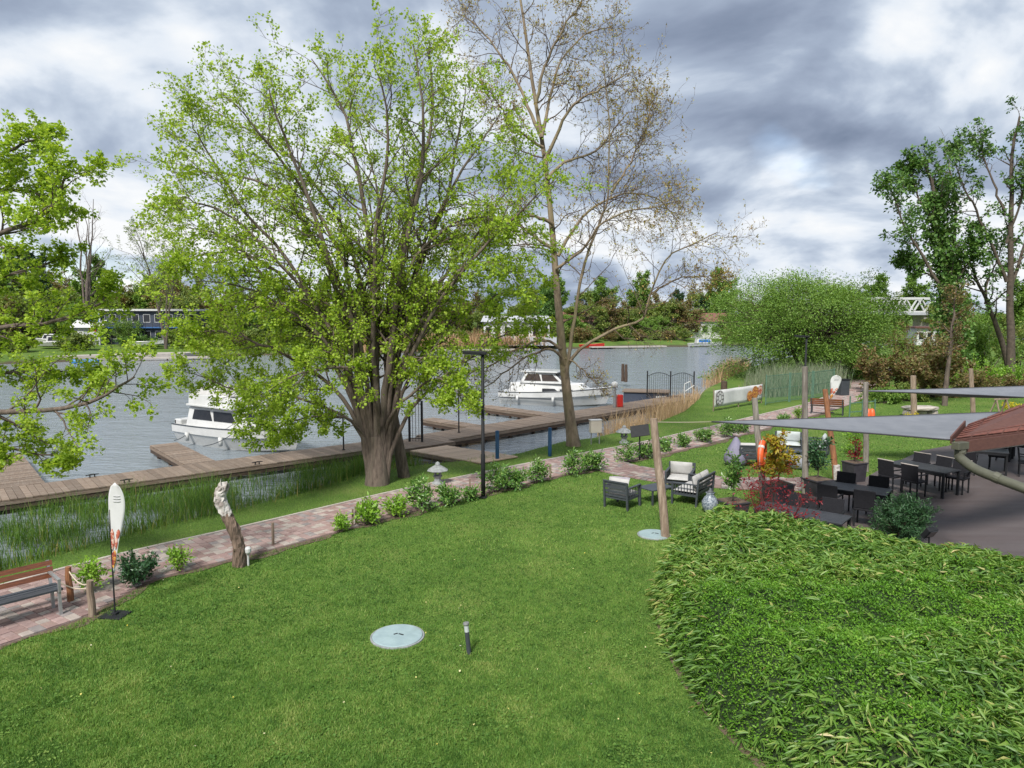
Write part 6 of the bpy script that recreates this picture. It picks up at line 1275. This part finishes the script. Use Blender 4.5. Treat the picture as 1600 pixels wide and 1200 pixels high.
rope(Vector((-14.4, 31.75, .1)), Vector((-14.4, 29.9, DECK_Z)), .12, 'dark mooring line at the stern of the flybridge boat', .016, 'charcoal', 'mooring_line'); rope(Vector((-11.7, 29.4, .2)), Vector((-12.6, 28.6, DECK_Z)), .1, 'dark mooring line at the side of the flybridge boat', .016, 'charcoal', 'mooring_line')

# ------------------------------------------------------------------ gates, posts and small things on the piers
def pier_gate(px, py, label, w_, h, rz, arch=False, posts=2):
    p = G(px, py, DECK_Z); t = thing('pier_gate', label, 'gate', p, rz)
    for k in range(posts): MB().box((w_ * k / (posts - 1), 0, h / 2), (.08, .08, h)).build('post', M['black'], t)
    for k in range(posts - 1):
        x0, x1 = w_ * k / (posts - 1), w_ * (k + 1) / (posts - 1); n = max(3, int((x1 - x0) / .13))
        for i in range(1, n):
            x = x0 + (x1 - x0) * i / n; hh = h * (.80 + (.14 * math.sin(math.pi * i / n) if arch else .12)); MB().box((x, 0, hh / 2 + .03), (.018, .018, hh)).build('bar', M['black'], t)
        MB().tube([(x0 + (x1 - x0) * s, 0, h * (.80 + (.14 * math.sin(math.pi * s) if arch else .12))) for s in np.linspace(0, 1, 9)], .018, 6).build('top_rail', M['black'], t); MB().bar((x0, 0, .15), (x1, 0, .15), .025, .03).build('bottom_rail', M['black'], t)
    return t
pier_gate(640, 690, 'narrow black metal gate on the boardwalk right of the leafy tree', .55, 1.75, R(-10))
pier_gate(1011, 622, 'wide black wrought-iron gate with arched tops at the end of the boardwalk', 2.9, 1.75, R(-8), True, 3)
for px, py, h, lb in ((717, 676, 1.95, 'thin black post on the boardwalk left of the tall lamp post'), (537, 703, 1.3, 'thin black post on the boardwalk behind the linden stems')):
    p = G(px, py, DECK_Z); t = thing('pier_post', lb, 'post', p); MB().tube([(0, 0, -.1), (0, 0, h)], .03, 8).build('shaft', M['black'], t); MB().lathe([(.07, 0), (.07, .02), (.04, .03)], 8).build('foot', M['black'], t)
p = G(960, 637, DECK_Z); t = thing('globe_lamp', 'white globe lamp on a short grey post at the pier end', 'lamp', p); MB().tube([(0, 0, -.1), (0, 0, 1.15)], .09, 10).build('post', M['grey_metal'], t); MB().lathe([(.05, 1.13), (.16, 1.2), (.20, 1.32), (.16, 1.46), (.03, 1.52)], 14).build('globe', M['white_matt'], t, smooth=True)
p = G(968, 636, DECK_Z); t = thing('fire_cabinet', 'red extinguisher cabinet beside the globe lamp', 'cabinet', p, R(10)); MB().box((0, 0, .36), (.34, .28, .72)).build('body', M['red'], t, bevel=.03); MB().box((0, -.15, .36), (.26, .02, .6)).build('door', M['red'], t)
def raft():
    p = G(978, 628, WATER_Z); t = thing('work_raft', 'dark blue-sided low raft behind the red cabinet', 'raft', p, R(-14)); MB().box((1.3, .6, .30), (2.9, 1.6, .75)).build('hull', M['house_navy'], t, bevel=.04); MB().box((1.3, .6, .71), (3.1, 1.8, .06)).build('deck', M['wood_grey'], t)
    for k in range(5): MB().box((2.0 + k * .13, -.225, .42), (.09, .02, .16 - .03 * (k % 2))).build('lettering', M['white_matt'], t)
raft()
t = thing('handrail', 'white handrail of the steps beside the wrought-iron gate', 'handrail', G(1069, 628, DECK_Z)); MB().tube([(0, 0, -.1), (0, 0, 1.1), (.35, .1, 1.25)], .03, 8).build('post', M['white_matt'], t); MB().tube([(.05, 0, .65), (.62, .15, 1.0)], .03, 8).build('rail', M['white_matt'], t)
log_post(1131, 622, 1.05, .2, 'thick dark mooring pile above the banner', 'wood_dark', name='mooring_pile', cat='pile')
for k, (px, py) in enumerate(((973, 592), (978, 593))): log_post(px, py, 1.2, .12, ('left one of two slim dark piles standing in the open water', 'right one of two slim dark piles standing in the open water')[k], 'wood_dark', name='mooring_pile', cat='pile')

# ------------------------------------------------------------------ buildings, boats and bridge on the far bank
def house(name, label, c, L_, D, H, rz, wall, roofm, rise=0, win=0, wm='glass_dark', rows=1, over=.5, door=True):
    t = thing(name, label, 'building', c, rz); MB().box((0, 0, H / 2 - .3), (L_, D, H + .6)).build('wall', M[wall], t)
    if rise:
        a, b_, o = L_ / 2 + over, D / 2 + over, H; P = [(-a, -b_, o), (a, -b_, o), (a, b_, o), (-a, b_, o), (-a * .92, 0, o + rise), (a * .92, 0, o + rise)]; r = MB().add(P, [(0, 1, 5, 4), (2, 3, 4, 5), (1, 2, 5), (3, 0, 4), (3, 2, 1, 0)]).build('roof', M[roofm], t)
    else: MB().box((0, 0, H + .12), (L_ + 2 * over, D + 2 * over, .28)).build('roof', M[roofm], t)
    for rr in range(rows):
        for k in range(win):
            x = -L_ / 2 + (k + .5) * L_ / win; z = H * (rr + .55) / rows; f = MB().box((x, -D / 2 - .02, z), (L_ / win * .62, .06, H / rows * .5)).build('window', M['white_matt'], t); MB().box((x, -D / 2 - .04, z), (L_ / win * .54, .06, H / rows * .42)).build('pane', M[wm], f)
    return t
def bp(px, Y): p = gp(px, Y); return Vector(p)
h = house('boathouse', 'long two-storey blue boathouse with a white flat roof on the far bank', bp(248, 108), 14.5, 6, 4.9, R(4), 'house_navy', 'white_matt', 0, 9, rows=2)
MB().box((-7.2, -3.2, 2.5), (1.5, .8, 5.0)).build('blue_tower', M['house_blue'], h); MB().bar((-7.6, -3.4, 0), (-7.9, -3.4, 5.1), .2, .2).bar((-6.4, -3.7, 0), (-6.3, -3.7, 5.0), .14, .14).build('white_frame', M['white_matt'], h); MB().box((0, -3.25, 2.45), (12, .7, .16)).build('balcony', M['house_blue'], h)
for k in range(13): MB().box((-6 + k * 1.0, -3.6, 2.9), (.06, .06, .9)).build('baluster', M['charcoal'], h)
h = house('boat_shed', 'small white shed with a pitched roof left of the blue boathouse', bp(150, 104.5), 3.6, 3.5, 2.4, R(4), 'house_grey', 'white_matt', 1.1, 0)
for x in (-.9, .75): MB().box((x, -1.78, .95), (1.0, .08, 1.9)).build('door', M['white_matt'], h)
MB().box((.9, -1.8, 2.2), (.9, .1, .7)).build('orange_sign', M['orange'], h)
house('house', 'brick-red low house half hidden by leaves at the left edge of the far bank', bp(62, 104), 6, 4, 1.7, R(12), 'brick_far', 'roof_red', 1.2, 4)
h = house('clubhouse', 'white clubhouse with dark arched openings on the far bank', bp(806, 122), 11, 6, 3.6, R(2), 'white_matt', 'house_grey', 1.0, 7); MB().box((0, -4, .4), (13, 2.5, 1.4)).build('terrace', M['house_grey'], h)
house('house', 'brown timber house on the far bank behind the plane trunk', bp(908, 142), 7.5, 6, 2.6, R(-3), 'brick_far', 'roof_red', 2.0, 4)
house('house', 'white house with red tiled roof on the far bank at the right', bp(1095, 145), 9, 7, 3.2, R(-6), 'white_matt', 'roof_red', 1.7, 5)
house('house', 'pale wide house partly hidden by trees on the far bank', bp(1035, 152), 8, 6, 2.4, R(-4), 'house_cream', 'roof_red', 1.3, 4)
house('house', 'white low building glimpsed behind the ivy-clad tree at right', bp(1452, 120), 6.5, 5, 2.8, R(-10), 'white_matt', 'roof_board', 0, 5)
for k, (px, Y, L_, H, wm_, lb) in enumerate(((108, 300, 20, 17, 'house_pink', 'pinkish apartment block far behind the left trees'), (60, 320, 12, 21, 'house_cream', 'tall cream apartment block at far left behind the branches'), (222, 330, 13, 14, 'house_cream', 'cream apartment block in the gap above the blue boathouse'), (268, 290, 16, 15, 'house_grey', 'grey apartment block left of the big leafy tree crown'), (195, 340, 9, 15, 'house_grey', 'small grey block between the pink and cream blocks'))):
    p = bp(px, Y); p.z = 0; house('apartment_block', lb, p, L_, 10, H, R(rnd.uniform(-15, 15)), wm_, 'house_grey', 0, 6, 'glass_dark', 5, .3)
tag(MB().slab([(-57.5, 86), (-43, 93.2), (-42, 97.5), (-58, 91)], -1.2, .02).build('boat_ramp', M['concrete']), kind='structure')
bh = bush('clipped_hedge', 'dark green clipped hedge in front of the blue boathouse', bp(222, 102.5), 1.7, 8.5, 1.3, 'leaf_ivy', 151, 5200, .22, lobes=24)
def skiff(c, rz, label, L_=4.2, top='white', under='white', cab=None, cat='boat'):
    t = thing('small_boat', label, cat, c, rz); b = MB(); rows = []
    for i in range(11): q = i / 10; w_ = .8 * (1 - max(0, (q - .4) / .6) ** 2.2) + .02; x = -L_ / 2 + L_ * q; rows.append([(x, w_, .65 + .25 * q ** 2), (x, w_ * .7, .15 + .3 * q ** 3), (x, 0, 0 + .35 * q ** 3), (x, -w_ * .7, .15 + .3 * q ** 3), (x, -w_, .65 + .25 * q ** 2)])
    b.grid(rows); b.add(rows[0], [(0, 1, 2, 3, 4)]); b.build('hull', M[under], t); MB().grid([[(r[0][0], r[0][1], r[0][2] - .04), (r[4][0], r[4][1], r[4][2] - .04)] for r in rows]).build('deck', M[top], t)
    if cab: cabin(t, -L_ * .3, L_ * .2, 1.3, 1.0, .68, 1.45, .1, .4, 'cabin', 'white', {'side': [(.1, .9, .2, .85)], 'front': [(.1, .9, .2, .85)]}, cab)
    return t
M['blue_cover'] = mat('blue tarpaulin', (.03, .14, .42), (.02, .10, .33), .5, 3)
skiff(bp(236, 99.5) + Vector((0, 0, .4)), R(5), 'upturned pale rowing boat on trestles before the blue boathouse', 4.0); skiff(bp(98, 96) + Vector((0, 0, .3)), R(8), 'white motor boat parked ashore behind the left branches', 5.0, cab='glass_dark'); skiff(bp(82, 98.5) + Vector((0, 0, .3)), R(170), 'second white boat parked ashore at the left, further back', 4.6, cab='glass_dark')
_x = (1102 - 800) / FPX * 125; skiff((_x, 125, WATER_Z), R(8), 'white boat with blue cover moored in front of the red-roofed house', 6.0, cab='blue_cover'); skiff(((925 - 800) / FPX * 119, 119, WATER_Z), R(5), 'reddish upturned boat at the far waterline behind the plane tree', 4.2, 'red', 'red')
bm_ = MB().tube([(-.45, 0, 0), (-.42, 0, 0), (.42, 0, 0), (.45, 0, 0)], [.26, .3, .3, .26], 12).mesh('barrel', M['barrel'])
for k in range(4): tag(inst('float_barrel', bm_, None, ((118 + k * 9.5 - 800) / FPX * 84, 84, WATER_Z + .12), (0, 0, R(3))), ('leftmost of four blue float barrels off the far bank', 'second from left of four blue float barrels off the far bank', 'third from left of four blue float barrels off the far bank', 'rightmost of four blue float barrels off the far bank')[k], 'barrel', 'blue float barrels')
def jetty(a, b_, label, wd=1.5):
    a = Vector(a); b_ = Vector(b_); d = b_ - a; t = thing('far_jetty', label, 'jetty', a, math.atan2(d.y, d.x)); L_ = d.length; MB().box((L_ / 2, 0, .30), (L_, wd, .18)).build('deck', M['concrete'], t)
    for i in range(int(L_ / 3)): MB().tube([(1 + i * 3, -wd / 2 + .1, -1.2), (1 + i * 3, -wd / 2 + .1, .25)], .1, 6).build('pile', M['wood_dark'], t)
jetty((-12, 107, WATER_Z), (3, 110.5, WATER_Z), 'long pale floating jetty in front of the white clubhouse'); jetty((13, 117.5, WATER_Z), (26, 121, WATER_Z), 'long pale jetty at the far waterline right of the plane tree'); jetty((-47, 88, WATER_Z), (-38, 90.5, WATER_Z), 'pale jetty at the foot of the concrete boat ramp')
def bridge():
    a = Vector((80, 172, 0)); t = thing('truss_bridge', 'white steel truss bridge beyond the round tree', 'bridge', a, R(8)); L_ = 34; z0, z1 = 5.6, 8.9
    for y in (0, 4):
        MB().bar((-4, y, z1), (L_, y, z1), .4, .5).build('top_chord', M['white_matt'], t); MB().bar((-4, y, z0), (L_, y, z0), .4, .5).build('bottom_chord', M['white_matt'], t); n = 9
        for k in range(n):
            x0, x1 = -4 + (L_ + 4) * k / n, -4 + (L_ + 4) * (k + 1) / n; m_ = (x0 + x1) / 2; MB().bar((x0, y, z0), (m_, y, z1), .3, .3).build('brace', M['white_matt'], t); MB().bar((m_, y, z1), (x1, y, z0), .3, .3).build('brace', M['white_matt'], t)
    MB().box((L_ / 2 - 2, 2, z0 - .4), (L_ + 6, 5, .7)).build('deck', M['house_grey'], t)
    for x in (2, 22): MB().box((x, 2, 2), (1.4, 4, 7)).build('pier', M['concrete'], t)
bridge()

# ------------------------------------------------------------------ tell look-alikes on the far bank apart by their order
ORD = ['second', 'third', 'fourth', 'fifth', 'sixth']
_by = {}
for _o in COL.objects:
    if _o.parent is None and _o.get('group') in ('trees along the far bank', 'bushes along the far waterline'): _by.setdefault(_o['label'], []).append(_o)
for _lb, _os in _by.items():
    if len(_os) > 1:
        _os.sort(key=lambda o: o.location.x / o.location.y)
        for _i, _o in enumerate(_os): _o['label'] = ('leftmost ' if _i == 0 else 'rightmost ' if _i == len(_os) - 1 else ORD[_i - 1] + ' ') + _lb
